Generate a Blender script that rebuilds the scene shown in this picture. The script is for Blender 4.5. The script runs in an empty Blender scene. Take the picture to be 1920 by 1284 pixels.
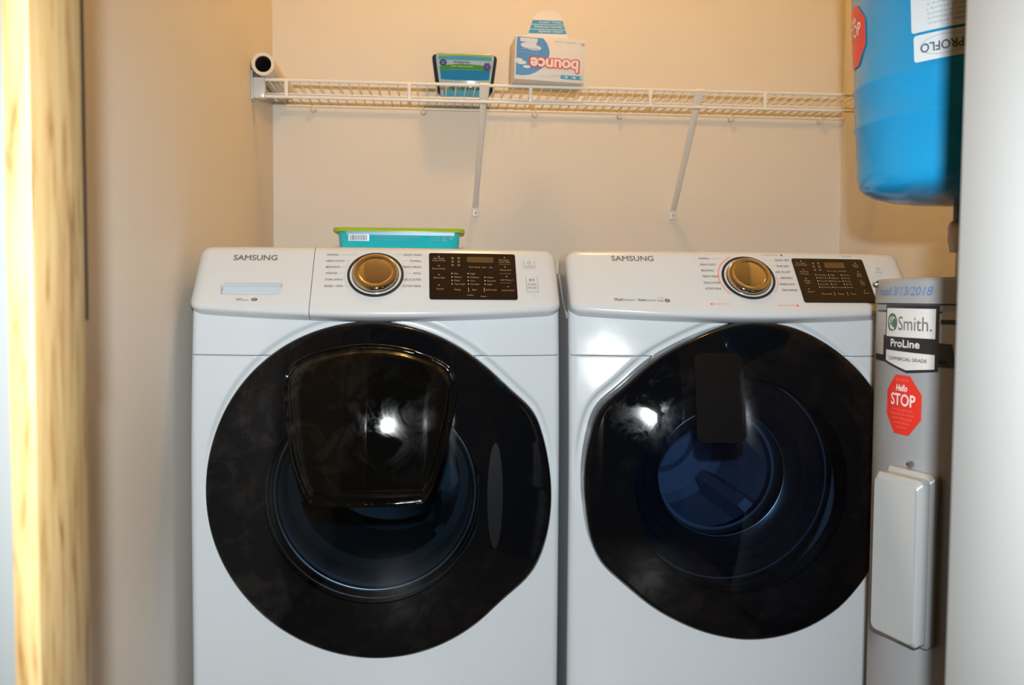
import bpy, bmesh, math, random
from mathutils import Vector, Matrix
random.seed(7)
sc = bpy.context.scene
COL = sc.collection
PI = math.pi
R = math.radians

# ------------------------------------------------------------------ camera, world, lights, exposure
cam = bpy.data.cameras.new('camera')
cam_o = bpy.data.objects.new('camera', cam)
COL.objects.link(cam_o)
cam.sensor_width = 23.6
cam.lens = 1700 / 1920 * 23.6
cam.clip_start = 0.02
cam.dof.use_dof = True
cam.dof.focus_distance = 1.74
cam.dof.aperture_fstop = 4.5
cam_o.matrix_world = (Matrix.Translation((0, 0, 0.9)) @ Matrix.Rotation(R(-4.87), 4, 'Z')
                      @ Matrix.Rotation(R(90 - 2.93), 4, 'X') @ Matrix.Rotation(R(0.4), 4, 'Z'))
sc.camera = cam_o

world = bpy.data.worlds.new('world')
sc.world = world
world.use_nodes = True
world.node_tree.nodes['Background'].inputs[0].default_value = (0.9, 0.85, 0.8, 1)
world.node_tree.nodes['Background'].inputs[1].default_value = 0.02

# the camera's flash: a small white lamp just above and behind the lens
fl = bpy.data.lights.new('flash', 'SPOT')
fl.energy = 123
fl.color = (0.93, 0.98, 1.0)
fl.shadow_soft_size = 0.014
fl.spot_size = R(84)
fl.spot_blend = 0.7
fl_o = bpy.data.objects.new('flash', fl)
COL.objects.link(fl_o)
fl_o.location = (0.0, -0.07, 1.03)
fl_o.rotation_euler = (R(78.5), 0, R(-5))
LAMP_STRENGTH = 120.0                                   # tungsten globe on the closet ceiling
LAMP_COL = (1.0, 0.54, 0.135, 1)

vs = sc.view_settings
vs.view_transform = 'Standard'
vs.look = 'None'
vs.exposure = 0.0
vs.gamma = 1.0
vs.use_curve_mapping = False

# ------------------------------------------------------------------ materials
def new_mat(name):
    m = bpy.data.materials.new(name)
    m.use_nodes = True
    return m, m.node_tree.nodes, m.node_tree.links, m.node_tree.nodes['Principled BSDF']

def mat(name, col, rough=0.5, metal=0.0, var=0.04, scale=12.0, spec=0.5, coat=0.0, bump=0.0, rvar=0.0, stretch=None):
    m, n, l, p = new_mat(name)
    tc = n.new('ShaderNodeTexCoord')
    src = tc.outputs['Object']
    if stretch:
        mp = n.new('ShaderNodeMapping'); mp.inputs['Scale'].default_value = stretch
        l.new(src, mp.inputs['Vector']); src = mp.outputs['Vector']
    nz = n.new('ShaderNodeTexNoise'); nz.inputs['Scale'].default_value = scale; nz.inputs['Detail'].default_value = 4
    l.new(src, nz.inputs['Vector'])
    rp = n.new('ShaderNodeValToRGB')
    rp.color_ramp.elements[0].color = tuple(c * (1 - var) for c in col) + (1,)
    rp.color_ramp.elements[1].color = tuple(min(1, c * (1 + var)) for c in col) + (1,)
    l.new(nz.outputs['Fac'], rp.inputs['Fac']); l.new(rp.outputs['Color'], p.inputs['Base Color'])
    p.inputs['Roughness'].default_value = rough
    p.inputs['Metallic'].default_value = metal
    p.inputs['Specular IOR Level'].default_value = spec
    p.inputs['Coat Weight'].default_value = coat
    if rvar:
        mr = n.new('ShaderNodeMapRange')
        mr.inputs['To Min'].default_value = max(0, rough - rvar); mr.inputs['To Max'].default_value = rough + rvar
        l.new(nz.outputs['Fac'], mr.inputs['Value']); l.new(mr.outputs['Result'], p.inputs['Roughness'])
    if bump:
        b = n.new('ShaderNodeBump'); b.inputs['Strength'].default_value = bump; b.inputs['Distance'].default_value = 0.001
        nb = n.new('ShaderNodeTexNoise'); nb.inputs['Scale'].default_value = scale * 18; nb.inputs['Detail'].default_value = 3
        l.new(src, nb.inputs['Vector']); l.new(nb.outputs['Fac'], b.inputs['Height']); l.new(b.outputs['Normal'], p.inputs['Normal'])
    return m

def smudge_rough(n, l, lo=0.03, hi=0.3):
    """fingerprint film: patches of higher roughness on a polished surface"""
    tc = n.new('ShaderNodeTexCoord')
    n1 = n.new('ShaderNodeTexNoise'); n1.inputs['Scale'].default_value = 17; n1.inputs['Detail'].default_value = 8
    n1.inputs['Roughness'].default_value = 0.68; n1.inputs['Distortion'].default_value = 0.6
    l.new(tc.outputs['Object'], n1.inputs['Vector'])
    mr = n.new('ShaderNodeMapRange'); mr.interpolation_type = 'SMOOTHSTEP'
    mr.inputs['From Min'].default_value = 0.42; mr.inputs['From Max'].default_value = 0.72
    mr.inputs['To Min'].default_value = lo; mr.inputs['To Max'].default_value = hi
    l.new(n1.outputs['Fac'], mr.inputs['Value'])
    return mr.outputs['Result'], n1.outputs['Fac'], tc

def smudge_coat(n, l, p, amount=0.25):
    """thin greasy film as a rough coat, patchy"""
    ro, fac, tc = smudge_rough(n, l)
    mr = n.new('ShaderNodeMapRange'); mr.interpolation_type = 'SMOOTHSTEP'
    mr.inputs['From Min'].default_value = 0.46; mr.inputs['From Max'].default_value = 0.66
    mr.inputs['To Min'].default_value = 0.0; mr.inputs['To Max'].default_value = amount
    l.new(fac, mr.inputs['Value'])
    l.new(mr.outputs['Result'], p.inputs['Coat Weight'])
    p.inputs['Coat Roughness'].default_value = 0.13

def gloss_black(name, col=(0.006, 0.006, 0.007), film=0.6, haze=0.13):
    m, n, l, p = new_mat(name)
    p.inputs['Base Color'].default_value = col + (1,)
    p.inputs['Roughness'].default_value = 0.04
    p.inputs['Specular IOR Level'].default_value = 0.22
    smudge_coat(n, l, p, film)
    p.inputs['Coat Roughness'].default_value = haze
    return m

def tinted_glass(name, tint):
    m, n, l, p = new_mat(name)
    out = n['Material Output']
    tr = n.new('ShaderNodeBsdfTransparent'); tr.inputs['Color'].default_value = tint + (1,)
    gl = n.new('ShaderNodeBsdfGlossy'); gl.inputs['Color'].default_value = (0.9, 0.95, 1, 1); gl.inputs['Roughness'].default_value = 0.05
    fr = n.new('ShaderNodeFresnel'); fr.inputs['IOR'].default_value = 1.45
    mx = n.new('ShaderNodeMixShader')
    l.new(fr.outputs['Fac'], mx.inputs['Fac']); l.new(tr.outputs['BSDF'], mx.inputs[1]); l.new(gl.outputs['BSDF'], mx.inputs[2])
    ro, fac, tc = smudge_rough(n, l, 0.03, 0.3)
    gl2 = n.new('ShaderNodeBsdfGlossy'); gl2.inputs['Roughness'].default_value = 0.13
    gl2.inputs['Color'].default_value = (0.9, 0.95, 1, 1)
    mr = n.new('ShaderNodeMapRange'); mr.inputs['From Min'].default_value = 0.42; mr.inputs['From Max'].default_value = 0.7
    mr.inputs['To Min'].default_value = 0.0; mr.inputs['To Max'].default_value = 0.025
    l.new(fac, mr.inputs['Value'])
    mx2 = n.new('ShaderNodeMixShader')
    l.new(mr.outputs['Result'], mx2.inputs['Fac']); l.new(mx.outputs['Shader'], mx2.inputs[1]); l.new(gl2.outputs['BSDF'], mx2.inputs[2])
    l.new(mx2.outputs['Shader'], out.inputs['Surface'])
    return m

def white_enamel(name):
    m, n, l, p = new_mat(name)
    p.inputs['Base Color'].default_value = (0.585, 0.625, 0.655, 1)
    p.inputs['Roughness'].default_value = 0.16
    ro, fac, tc = smudge_rough(n, l)
    mr = n.new('ShaderNodeMapRange')
    mr.inputs['To Min'].default_value = 0.07; mr.inputs['To Max'].default_value = 0.2
    l.new(fac, mr.inputs['Value']); l.new(mr.outputs['Result'], p.inputs['Roughness'])
    return m

def wood_mat(name):
    m, n, l, p = new_mat(name)
    tc = n.new('ShaderNodeTexCoord')
    mp = n.new('ShaderNodeMapping'); mp.inputs['Scale'].default_value = (110, 110, 9)
    l.new(tc.outputs['Object'], mp.inputs['Vector'])
    n1 = n.new('ShaderNodeTexNoise'); n1.inputs['Scale'].default_value = 1.6; n1.inputs['Detail'].default_value = 5
    n1.inputs['Distortion'].default_value = 0.5
    l.new(mp.outputs['Vector'], n1.inputs['Vector'])
    rp = n.new('ShaderNodeValToRGB')
    e = rp.color_ramp.elements
    e[0].position = 0.30; e[0].color = (0.17, 0.075, 0.018, 1)
    e[1].position = 0.62; e[1].color = (0.40, 0.285, 0.135, 1)
    x = e.new(0.45); x.color = (0.37, 0.24, 0.095, 1)
    l.new(n1.outputs['Fac'], rp.inputs['Fac']); l.new(rp.outputs['Color'], p.inputs['Base Color'])
    p.inputs['Roughness'].default_value = 0.45
    return m

def glow(name, col, s):
    m, n, l, p = new_mat(name)
    p.inputs['Base Color'].default_value = (0.9, 0.85, 0.75, 1)
    p.inputs['Emission Color'].default_value = col
    p.inputs['Emission Strength'].default_value = s
    return m

M = {}
M['wall'] = mat('cream_paint', (0.70, 0.655, 0.585), 0.55, var=0.015, scale=5, bump=0.06)
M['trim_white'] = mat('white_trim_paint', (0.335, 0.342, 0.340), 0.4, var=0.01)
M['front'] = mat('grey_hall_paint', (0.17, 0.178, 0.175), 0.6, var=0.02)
M['ceil'] = mat('ceiling_paint', (0.75, 0.72, 0.66), 0.8, var=0.02)
M['floor'] = mat('vinyl_floor', (0.16, 0.12, 0.09), 0.4, var=0.15, scale=4)
M['hall'] = mat('hall_paint', (0.11, 0.105, 0.10), 0.7, var=0.02)
M['wood'] = wood_mat('pine')
M['rubber_and_gap'] = mat('dark_rubber_and_gap', (0.012, 0.009, 0.006), 0.95, spec=0.05)  # rubber of the feet, also the painted dark gap by the jamb
M['enamel'] = white_enamel('white_enamel')
M['plastic'] = mat('white_plastic', (0.585, 0.615, 0.635), 0.22, var=0.01)
M['tray'] = mat('pale_tray_plastic', (0.52, 0.58, 0.64), 0.3, var=0.01)
M['black'] = gloss_black('black_gloss_door', (0.0026, 0.0030, 0.004), 0.55, 0.15)
M['hatchblack'] = gloss_black('black_gloss_hatch', (0.0026, 0.0024, 0.0022), 0.9, 0.17)
M['darkgrey'] = mat('grip_reflection_grey', (0.0075, 0.0092, 0.0105), 0.35, var=0.1)
M['glass_w'] = tinted_glass('smoked_glass_washer', (0.21, 0.28, 0.34))
M['glass_d'] = tinted_glass('smoked_glass_dryer', (0.27, 0.37, 0.50))
M['drumsteel'] = mat('drum_steel', (0.20, 0.27, 0.31), 0.42, 0.5, var=0.15, scale=9)
M['collar'] = mat('collar_black', (0.010, 0.013, 0.020), 0.3)
M['steel'] = mat('ring_steel', (0.62, 0.66, 0.72), 0.32, 1.0, var=0.12, scale=9, rvar=0.08)
M['drumgalv'] = mat('drum_galvanised', (0.26, 0.33, 0.46), 0.5, 0.3, var=0.15, scale=7)
M['gasket'] = mat('grey_gasket', (0.12, 0.13, 0.15), 0.5)
M['chrome'] = mat('chrome', (0.58, 0.50, 0.40), 0.07, 1.0, var=0.02)
M['ink'] = mat('grey_ink', (0.13, 0.11, 0.10), 0.5)
M['inkfaint'] = mat('pale_grey_ink', (0.40, 0.37, 0.35), 0.5)
M['brandink'] = mat('brand_ink', (0.16, 0.13, 0.11), 0.35)
M['redink'] = mat('coral_ink', (0.80, 0.20, 0.12), 0.5)
M['panel'] = mat('display_gloss', (0.010, 0.005, 0.0035), 0.07, var=0.05)
M['lcd'] = mat('display_window', (0.10, 0.055, 0.022), 0.06, var=0.05)
M['lcdink'] = mat('display_ink', (0.36, 0.23, 0.13), 0.5)
M['led'] = mat('display_dot', (0.55, 0.45, 0.38), 0.5)
M['wire'] = mat('white_vinyl_wire', (0.78, 0.76, 0.72), 0.3, var=0.01)
M['clip'] = mat('clear_clip', (0.70, 0.64, 0.55), 0.25)
M['screw'] = mat('screw_steel', (0.5, 0.48, 0.45), 0.3, 1.0)
M['holedark'] = mat('dark_hollow', (0.02, 0.012, 0.008), 0.8)
M['card'] = mat('white_card', (0.74, 0.72, 0.69), 0.6, var=0.02)
M['roll'] = mat('roll_paper', (0.72, 0.66, 0.58), 0.6, var=0.02)
M['heater'] = mat('heater_grey', (0.305, 0.318, 0.335), 0.38, var=0.02)
M['heaterlid'] = mat('heater_lid_grey', (0.32, 0.33, 0.345), 0.38, var=0.02)
M['cover'] = mat('cover_plastic', (0.35, 0.365, 0.37), 0.3, var=0.02)
M['label_black'] = mat('label_black', (0.018, 0.018, 0.02), 0.4)
M['label_white'] = mat('label_white', (0.66, 0.66, 0.65), 0.35, var=0.01)
M['label_grey'] = mat('label_grey', (0.44, 0.43, 0.42), 0.35, var=0.03)
M['label_green'] = mat('label_green', (0.06, 0.14, 0.085), 0.4)
M['stopred'] = mat('sticker_red', (0.72, 0.035, 0.02), 0.35, var=0.03)
M['stopwhite'] = mat('sticker_white', (0.80, 0.72, 0.70), 0.4)
M['stoppale'] = mat('sticker_pale_red', (0.80, 0.16, 0.12), 0.4)
M['marker'] = mat('blue_marker', (0.09, 0.20, 0.46), 0.5)
M['tank'] = mat('tank_blue', (0.012, 0.27, 0.56), 0.22, var=0.03, spec=0.4)
M['tankdark'] = mat('tank_base_black', (0.02, 0.02, 0.025), 0.4)
M['tanklabel'] = mat('tank_label', (0.64, 0.70, 0.74), 0.35, var=0.01)
M['tankgrey'] = mat('tank_label_ink', (0.30, 0.36, 0.42), 0.5)
M['tankink'] = mat('tank_label_dark_ink', (0.08, 0.10, 0.14), 0.5)
M['brass'] = mat('aged_brass', (0.30, 0.22, 0.14), 0.4, 0.8)
M['pipe'] = mat('dark_pipe', (0.05, 0.045, 0.04), 0.5)
M['box_blue'] = mat('carton_blue', (0.10, 0.30, 0.62), 0.45, var=0.18, scale=30)
M['box_cloud'] = mat('carton_cloud', (0.66, 0.72, 0.80), 0.5, var=0.05)
M['box_red'] = mat('carton_red', (0.74, 0.03, 0.02), 0.4)
M['box_pink'] = mat('carton_letter', (0.78, 0.70, 0.67), 0.45)
M['box_stripe'] = mat('carton_stripe_blue', (0.05, 0.32, 0.58), 0.45)
M['box_text'] = mat('carton_text', (0.30, 0.40, 0.55), 0.5)
M['tub_teal'] = mat('tub_teal', (0.02, 0.44, 0.50), 0.15, var=0.12, scale=20)
M['tub_blue'] = mat('tub_film_blue', (0.03, 0.20, 0.46), 0.34, var=0.1, scale=20)
M['tub_green'] = mat('tub_lime', (0.30, 0.42, 0.015), 0.25, var=0.1, scale=20)
M['tub_dark'] = mat('tub_rim_navy', (0.015, 0.035, 0.06), 0.2)
M['tub_aqua'] = mat('tub_film_aqua', (0.07, 0.30, 0.55), 0.15, var=0.1, scale=20)
M['tub_leaf'] = mat('tub_film_green', (0.05, 0.26, 0.05), 0.2, var=0.4, scale=40)
M['tub_pale'] = mat('tub_film_pale', (0.33, 0.47, 0.58), 0.2, var=0.12, scale=30)
M['tub_lake'] = mat('tub_film_lake', (0.02, 0.20, 0.48), 0.12, var=0.1, scale=30)
M['tub_navy'] = mat('tub_badge_navy', (0.015, 0.02, 0.18), 0.3)
M['tub_violet'] = mat('tub_flower_violet', (0.06, 0.03, 0.30), 0.4, var=0.2, scale=60)
M['barwhite'] = mat('barcode_white', (0.62, 0.66, 0.70), 0.2)
M['barink'] = mat('barcode_ink', (0.03, 0.06, 0.10), 0.4)
M['lamp'] = glow('lamp_glass', LAMP_COL, LAMP_STRENGTH)
M['lampbase'] = mat('lamp_base', (0.6, 0.55, 0.45), 0.4)

# ------------------------------------------------------------------ mesh helpers
def link(name, me, m, parent=None, smooth=False):
    o = bpy.data.objects.new(name, me)
    COL.objects.link(o)
    if m is not None and not me.materials:
        me.materials.append(m)
    if parent is not None:
        o.parent = parent
        o.matrix_parent_inverse = parent.matrix_basis.inverted() if parent.parent is None else Matrix.Identity(4)
    if smooth:
        for p in me.polygons:
            p.use_smooth = True
    return o

def obj(name, bm, m, parent=None, smooth=False, auto=None):
    me = bpy.data.meshes.new(name)
    bmesh.ops.recalc_face_normals(bm, faces=bm.faces[:])
    if auto is not None:
        for e in bm.edges:
            if len(e.link_faces) == 2 and e.calc_face_angle(0) > R(auto):
                e.smooth = False
        smooth = True
    bm.to_mesh(me); bm.free()
    return link(name, me, m, parent, smooth)

def open_obj(name, bm, m, parent=None, smooth=False):
    """same, but keeps face winding (open sheets)"""
    me = bpy.data.meshes.new(name)
    bm.to_mesh(me); bm.free()
    return link(name, me, m, parent, smooth)

def tag(o, label=None, cat=None, group=None, kind=None):
    if label: o['label'] = label
    if cat: o['category'] = cat
    if group: o['group'] = group
    if kind: o['kind'] = kind
    return o

def thing(name, label, cat, loc, group=None):
    o = bpy.data.objects.new(name, None)
    o.empty_display_size = 0.05
    COL.objects.link(o)
    o.location = loc
    bpy.context.view_layer.update()
    return tag(o, label, cat, group)

def box(bm, lo, hi, bev=0.0, seg=2, rot=None):
    r = bmesh.ops.create_cube(bm, size=1.0)
    vs_ = r['verts']
    c = [(a + b) / 2 for a, b in zip(lo, hi)]; s = [b - a for a, b in zip(lo, hi)]
    for v in vs_:
        v.co = Vector((v.co.x * s[0], v.co.y * s[1], v.co.z * s[2]))
    if bev:
        es = list({e for v in vs_ for e in v.link_edges})
        rr = bmesh.ops.bevel(bm, geom=es, offset=bev, segments=seg, affect='EDGES', profile=0.5)
        vs_ = list({v for f in rr['faces'] for v in f.verts} | {v for v in vs_ if v.is_valid})
    for v in vs_:
        co = v.co
        if rot is not None: co = rot @ co
        v.co = co + Vector(c)
    return bm

def bx(lo, hi, bev=0.0, seg=2, rot=None):
    return box(bmesh.new(), lo, hi, bev, seg, rot)

def tube(bm, pts, r, n=10, caps=True, radii=None):
    pts = [Vector(p) for p in pts]
    rings = []
    up = None
    for i, p in enumerate(pts):
        t = (pts[min(i + 1, len(pts) - 1)] - pts[max(i - 1, 0)]).normalized()
        if up is None:
            up = Vector((0, 0, 1)) if abs(t.z) < 0.9 else Vector((0, 1, 0))
        a = t.cross(up).normalized(); b = a.cross(t).normalized(); up = b
        rr = radii[i] if radii else r
        rings.append([bm.verts.new(p + a * math.cos(k * 2 * PI / n) * rr + b * math.sin(k * 2 * PI / n) * rr) for k in range(n)])
    for A, B in zip(rings, rings[1:]):
        for k in range(n):
            bm.faces.new((A[k], A[(k + 1) % n], B[(k + 1) % n], B[k]))
    if caps:
        bm.faces.new(rings[0][::-1]); bm.faces.new(rings[-1])
    return bm

def closed_tube(bm, pts, r, n=8):
    pts = [Vector(p) for p in pts]; N = len(pts); rings = []
    for i, p in enumerate(pts):
        t = (pts[(i + 1) % N] - pts[i - 1]).normalized()
        a = t.cross(Vector((0, 1, 0))).normalized(); b = a.cross(t).normalized()
        rings.append([bm.verts.new(p + a * math.cos(k * 2 * PI / n) * r + b * math.sin(k * 2 * PI / n) * r) for k in range(n)])
    for i in range(N):
        A, B = rings[i], rings[(i + 1) % N]
        for k in range(n):
            bm.faces.new((A[k], A[(k + 1) % n], B[(k + 1) % n], B[k]))
    return bm

def lathe(bm, prof, c, n=64, axis='Z', cap=True):
    """prof: (radius, height) pairs about an axis through c"""
    rings = []
    for r_, h in prof:
        ring = []
        for k in range(n):
            a = 2 * PI * k / n
            x, y = r_ * math.cos(a), r_ * math.sin(a)
            if axis == 'Z': p = (c[0] + x, c[1] + y, c[2] + h)
            elif axis == 'Y': p = (c[0] + x, c[1] + h, c[2] + y)
            else: p = (c[0] + h, c[1] + x, c[2] + y)
            ring.append(bm.verts.new(p))
        rings.append(ring)
    for A, B in zip(rings, rings[1:]):
        for k in range(n):
            bm.faces.new((A[k], A[(k + 1) % n], B[(k + 1) % n], B[k]))
    if cap:
        bm.faces.new(rings[0][::-1]); bm.faces.new(rings[-1])
    return bm

def loft(bm, sections, cap=True):
    rings = [[bm.verts.new(p) for p in s] for s in sections]
    n = len(rings[0])
    for A, B in zip(rings, rings[1:]):
        for k in range(n):
            bm.faces.new((A[k], A[(k + 1) % n], B[(k + 1) % n], B[k]))
    if cap:
        bm.faces.new(rings[0][::-1]); bm.faces.new(rings[-1])
    return bm

def rrect(x0, y0, x1, y1, r, n=5):
    out = []
    for cx, cy, a0 in ((x1 - r, y1 - r, 0), (x0 + r, y1 - r, 90), (x0 + r, y0 + r, 180), (x1 - r, y0 + r, 270)):
        for k in range(n + 1):
            a = R(a0 + 90 * k / n)
            out.append((cx + r * math.cos(a), cy + r * math.sin(a)))
    return out

def round_poly(pts, r, n=4):
    """polygon with rounded corners"""
    out = []
    N = len(pts)
    for i in range(N):
        p = Vector(pts[i]); a = Vector(pts[i - 1]); b = Vector(pts[(i + 1) % N])
        ra = min(r, (a - p).length * 0.45); rb = min(r, (b - p).length * 0.45)
        s = p + (a - p).normalized() * ra; e = p + (b - p).normalized() * rb
        for k in range(n + 1):
            t = k / n
            out.append(tuple((1 - t) ** 2 * s + 2 * t * (1 - t) * p + t * t * e))
    return out

def ellipse(cx, cy, rx, ry, n=32):
    return [(cx + rx * math.cos(2 * PI * k / n), cy + ry * math.sin(2 * PI * k / n)) for k in range(n)]

# flat prints: 2-D shapes collected, sliced and bent over a surface by a mapping f(u, v, h) -> point
SMALL_PRINT = {'cycle_lettering', 'cycle_lines', 'display_lettering', 'display_dots', 'small_lettering', 'label_lettering', 'film_lettering', 'sticker_lettering',
               'benefit_marks', 'coral_lettering', 'button_marks', 'feature_lettering', 'flap_lettering', 'badge_lettering', 'badge_emblem', 'stop_lettering', 'grade_lettering', 'series_lettering'}
class Print:
    def __init__(self): self.bm = bmesh.new()
    def poly(self, pts, h=0.0):
        self.bm.faces.new([self.bm.verts.new((p[0], p[1], h)) for p in pts]); return self
    def rect(self, x0, y0, x1, y1, h=0.0): return self.poly([(x0, y0), (x1, y0), (x1, y1), (x0, y1)], h)
    def ring(self, cx, cy, r0, r1, a0=0, a1=360, n=48, h=0.0):
        A = []; 
        for k in range(n + 1):
            a = R(a0 + (a1 - a0) * k / n)
            A.append((self.bm.verts.new((cx + r0 * math.cos(a), cy + r0 * math.sin(a), h)),
                      self.bm.verts.new((cx + r1 * math.cos(a), cy + r1 * math.sin(a), h))))
        for (a, b), (c, d) in zip(A, A[1:]): self.bm.faces.new((a, b, d, c))
        return self
    def text(self, s, x, y, h_cap, width=None, align='LEFT', bold=0.0, h=0.0, flip=False, shear=0.0, res=3):
        me = text_mesh(s, 0.0, shear, res)
        xs = [v.co.x for v in me.vertices]; 
        if not xs: return self
        x0, x1 = min(xs), max(xs)
        ky = h_cap / 0.70
        kx = width / (x1 - x0) if width else ky
        W = (x1 - x0) * kx
        off = {'LEFT': 0, 'CENTER': -W / 2, 'RIGHT': -W}[align]
        # weight: the glyphs are stamped again around a small circle
        b = bold * ky
        n = 0 if not bold else (4 if bold < 0.035 else 18)
        for q in range(n + 1):
            ox, oy = (0, 0) if q == n else (b * math.cos(2 * PI * q / n), b * math.sin(2 * PI * q / n))
            vs_ = []
            for v in me.vertices:
                px, py = (v.co.x - x0) * kx + off, v.co.y * ky
                if flip: px, py = -px, -py
                vs_.append(self.bm.verts.new((x + px + ox, y + py + oy, h + 0.000002 * q)))
            for p in me.polygons:
                self.bm.faces.new([vs_[i] for i in p.vertices])
        bpy.data.meshes.remove(me)
        return self
    def build(self, name, m, f, parent=None, step=None, vstep=None):
        bm = self.bm
        if step:
            xs = [v.co.x for v in bm.verts]
            x = min(xs) + step
            while x < max(xs):
                bmesh.ops.bisect_plane(bm, geom=bm.verts[:] + bm.edges[:] + bm.faces[:], plane_co=(x, 0, 0), plane_no=(1, 0, 0))
                x += step
        if vstep:
            ys = [v.co.y for v in bm.verts]
            y = min(ys) + vstep
            while y < max(ys):
                bmesh.ops.bisect_plane(bm, geom=bm.verts[:] + bm.edges[:] + bm.faces[:], plane_co=(0, y, 0), plane_no=(0, 1, 0))
                y += vstep
        for v in bm.verts: v.co = Vector(f(v.co.x, v.co.y, v.co.z))
        o = open_obj(name, bm, m, parent)
        if name in SMALL_PRINT: o['kind'] = 'stuff'
        return o

_tc = {}
def text_mesh(s, bold, shear, res):
    cu = bpy.data.curves.new('t', 'FONT')
    cu.body = s; cu.offset = bold; cu.resolution_u = res; cu.shear = shear; cu.fill_mode = 'FRONT'
    o = bpy.data.objects.new('t', cu)
    COL.objects.link(o)
    dg = bpy.context.evaluated_depsgraph_get()
    me = bpy.data.meshes.new_from_object(o.evaluated_get(dg))
    bpy.data.objects.remove(o); bpy.data.curves.remove(cu)
    return me

# ------------------------------------------------------------------ the room
XL, XR, YB, ZC = -0.468, 1.236, 2.70, 2.70
JL, JR, JY0, JY1 = -0.2405, 0.389, 0.568, 0.65          # doorway between the jambs, wall thickness
def struct(name, bm, m, auto=None):
    return tag(obj(name, bm, m, auto=auto), kind='structure')
struct('floor', bx((-1.6, -2.6, -0.06), (1.9, YB + 0.1, 0)), M['floor'])
struct('ceiling', bx((-1.6, -2.6, ZC), (1.9, YB + 0.1, ZC + 0.06)), M['ceil'])
struct('wall_back', bx((XL - 0.1, YB, 0), (XR + 0.1, YB + 0.1, ZC)), M['wall'])
struct('wall_left', bx((XL - 0.1, JY1, 0), (XL, YB, ZC)), M['wall'])
struct('wall_right', bx((XR, JY1, 0), (XR + 0.1, YB, ZC)), M['wall'])
bm = bmesh.new()
box(bm, (-1.6, JY0 + 0.006, 0), (JL - 0.0155, JY1, ZC))
box(bm, (JR + 0.0165, JY0 + 0.006, 0), (1.9, JY1, ZC))
box(bm, (JL - 0.0155, JY0 + 0.006, 2.06), (JR + 0.0165, JY1, ZC))
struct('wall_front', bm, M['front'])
struct('wall_rear', bx((-1.6, -2.6, 0), (1.9, -2.5, ZC)), M['hall'])
struct('wall_hall_left', bx((-1.6, -2.5, 0), (-1.5, JY0, ZC)), M['hall'])
struct('wall_hall_right', bx((1.8, -2.5, 0), (1.9, JY0, ZC)), M['hall'])
t1 = struct('trim_1', bx((JL - 0.0155, JY0, 0), (JL, JY1, 2.06), 0.0015), M['wood'], auto=40)
gap_strip = obj('jamb_gap', bx((JL - 0.004, JY1 + 0.0002, 0.881), (JL + 0.0003, JY1 + 0.0035, 2.05)), M['rubber_and_gap'], t1)  # dark strip painted in for the shaded gap between jamb and drywall
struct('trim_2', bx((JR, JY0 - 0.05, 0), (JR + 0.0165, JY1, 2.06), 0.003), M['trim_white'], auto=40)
struct('trim_3', bx((JL, JY0, 2.045), (JR, JY1, 2.06)), M['wood'])

# ceiling lamp of the closet (above the picture; its glow is in the photograph)
lp = thing('ceiling_lamp', 'round warm globe lamp on the closet ceiling above the machines', 'lamp', (0.30, 2.00, ZC))
obj('lamp_base', lathe(bmesh.new(), [(0.075, 0), (0.075, -0.02), (0.05, -0.035)], (0.30, 2.00, ZC), 32), M['lampbase'], lp, auto=40)
bm = bmesh.new()
bmesh.ops.create_uvsphere(bm, u_segments=24, v_segments=14, radius=0.075)
for v in bm.verts: v.co += Vector((0.30, 2.00, ZC - 0.10))
obj('lamp_globe', bm, M['lamp'], lp, smooth=True)

# ------------------------------------------------------------------ machines
SAG = 0.04
LEAN = 0.20
Y0 = 1.630
def sag(dx): return SAG * (dx / 0.338) ** 2
CA, SA = math.cos(R(38)), math.sin(R(38))
YP, ZP = 1.640, 0.893
ZTOP = 0.947

def panel_f(xc):
    """console face: u across from the machine's centre, v up the slope, h out of it"""
    return lambda u, v, h: (xc + u, YP + sag(u) + v * SA - (h + 0.0003) * CA, ZP + v * CA + (h + 0.0003) * SA)

def console_section(u, inset):
    """side profile of the console at distance u from the machine's centre (rounded lips)"""
    vb = -0.036 + 0.014 * (u / 0.33) ** 2
    raw = [(1.83, 0.9868), (YP + 0.1225 * SA, ZP + 0.1225 * CA), (YP + vb * SA, ZP + vb * CA), (YP + vb * SA + 0.030, ZP + vb * CA - 0.013), (1.83, ZP - 0.040)]
    pr = round_poly([(a, b) for a, b in raw], 0.014, 6)
    cy = sum(p[0] for p in pr) / len(pr); cz = sum(p[1] for p in pr) / len(pr)
    out = []
    for y, z in pr:
        dy, dz = y - cy, z - cz
        L = math.hypot(dy, dz)
        k = max(0, L - inset) / L
        out.append((y, z) if inset == 0 else (cy + dy * k, cz + dz * k))
    return out

def console_loft(xc, ua, ub, round_a, round_b, r=0.022):
    us = []
    if round_a: us += [ua + r * (1 - math.cos(R(a))) for a in (0, 15, 30, 45, 60, 75, 90)]
    else: us += [ua]
    k0 = us[-1]; k1 = ub - r if round_b else ub
    n = max(4, int((k1 - k0) / 0.012))
    us += [k0 + (k1 - k0) * i / n for i in range(1, n)]
    if round_b: us += [ub - r * (1 - math.cos(R(a))) for a in (90, 75, 60, 45, 30, 15, 0)]
    else: us += [ub]
    secs = []
    for u in us:
        e = min(u - ua if round_a else 9, ub - u if round_b else 9)
        ins = r - math.sqrt(max(0, r * r - (r - min(e, r)) ** 2))
        secs.append([(xc + u, y + sag(u), z) for y, z in console_section(u, ins)])
    return loft(bmesh.new(), secs)

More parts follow.
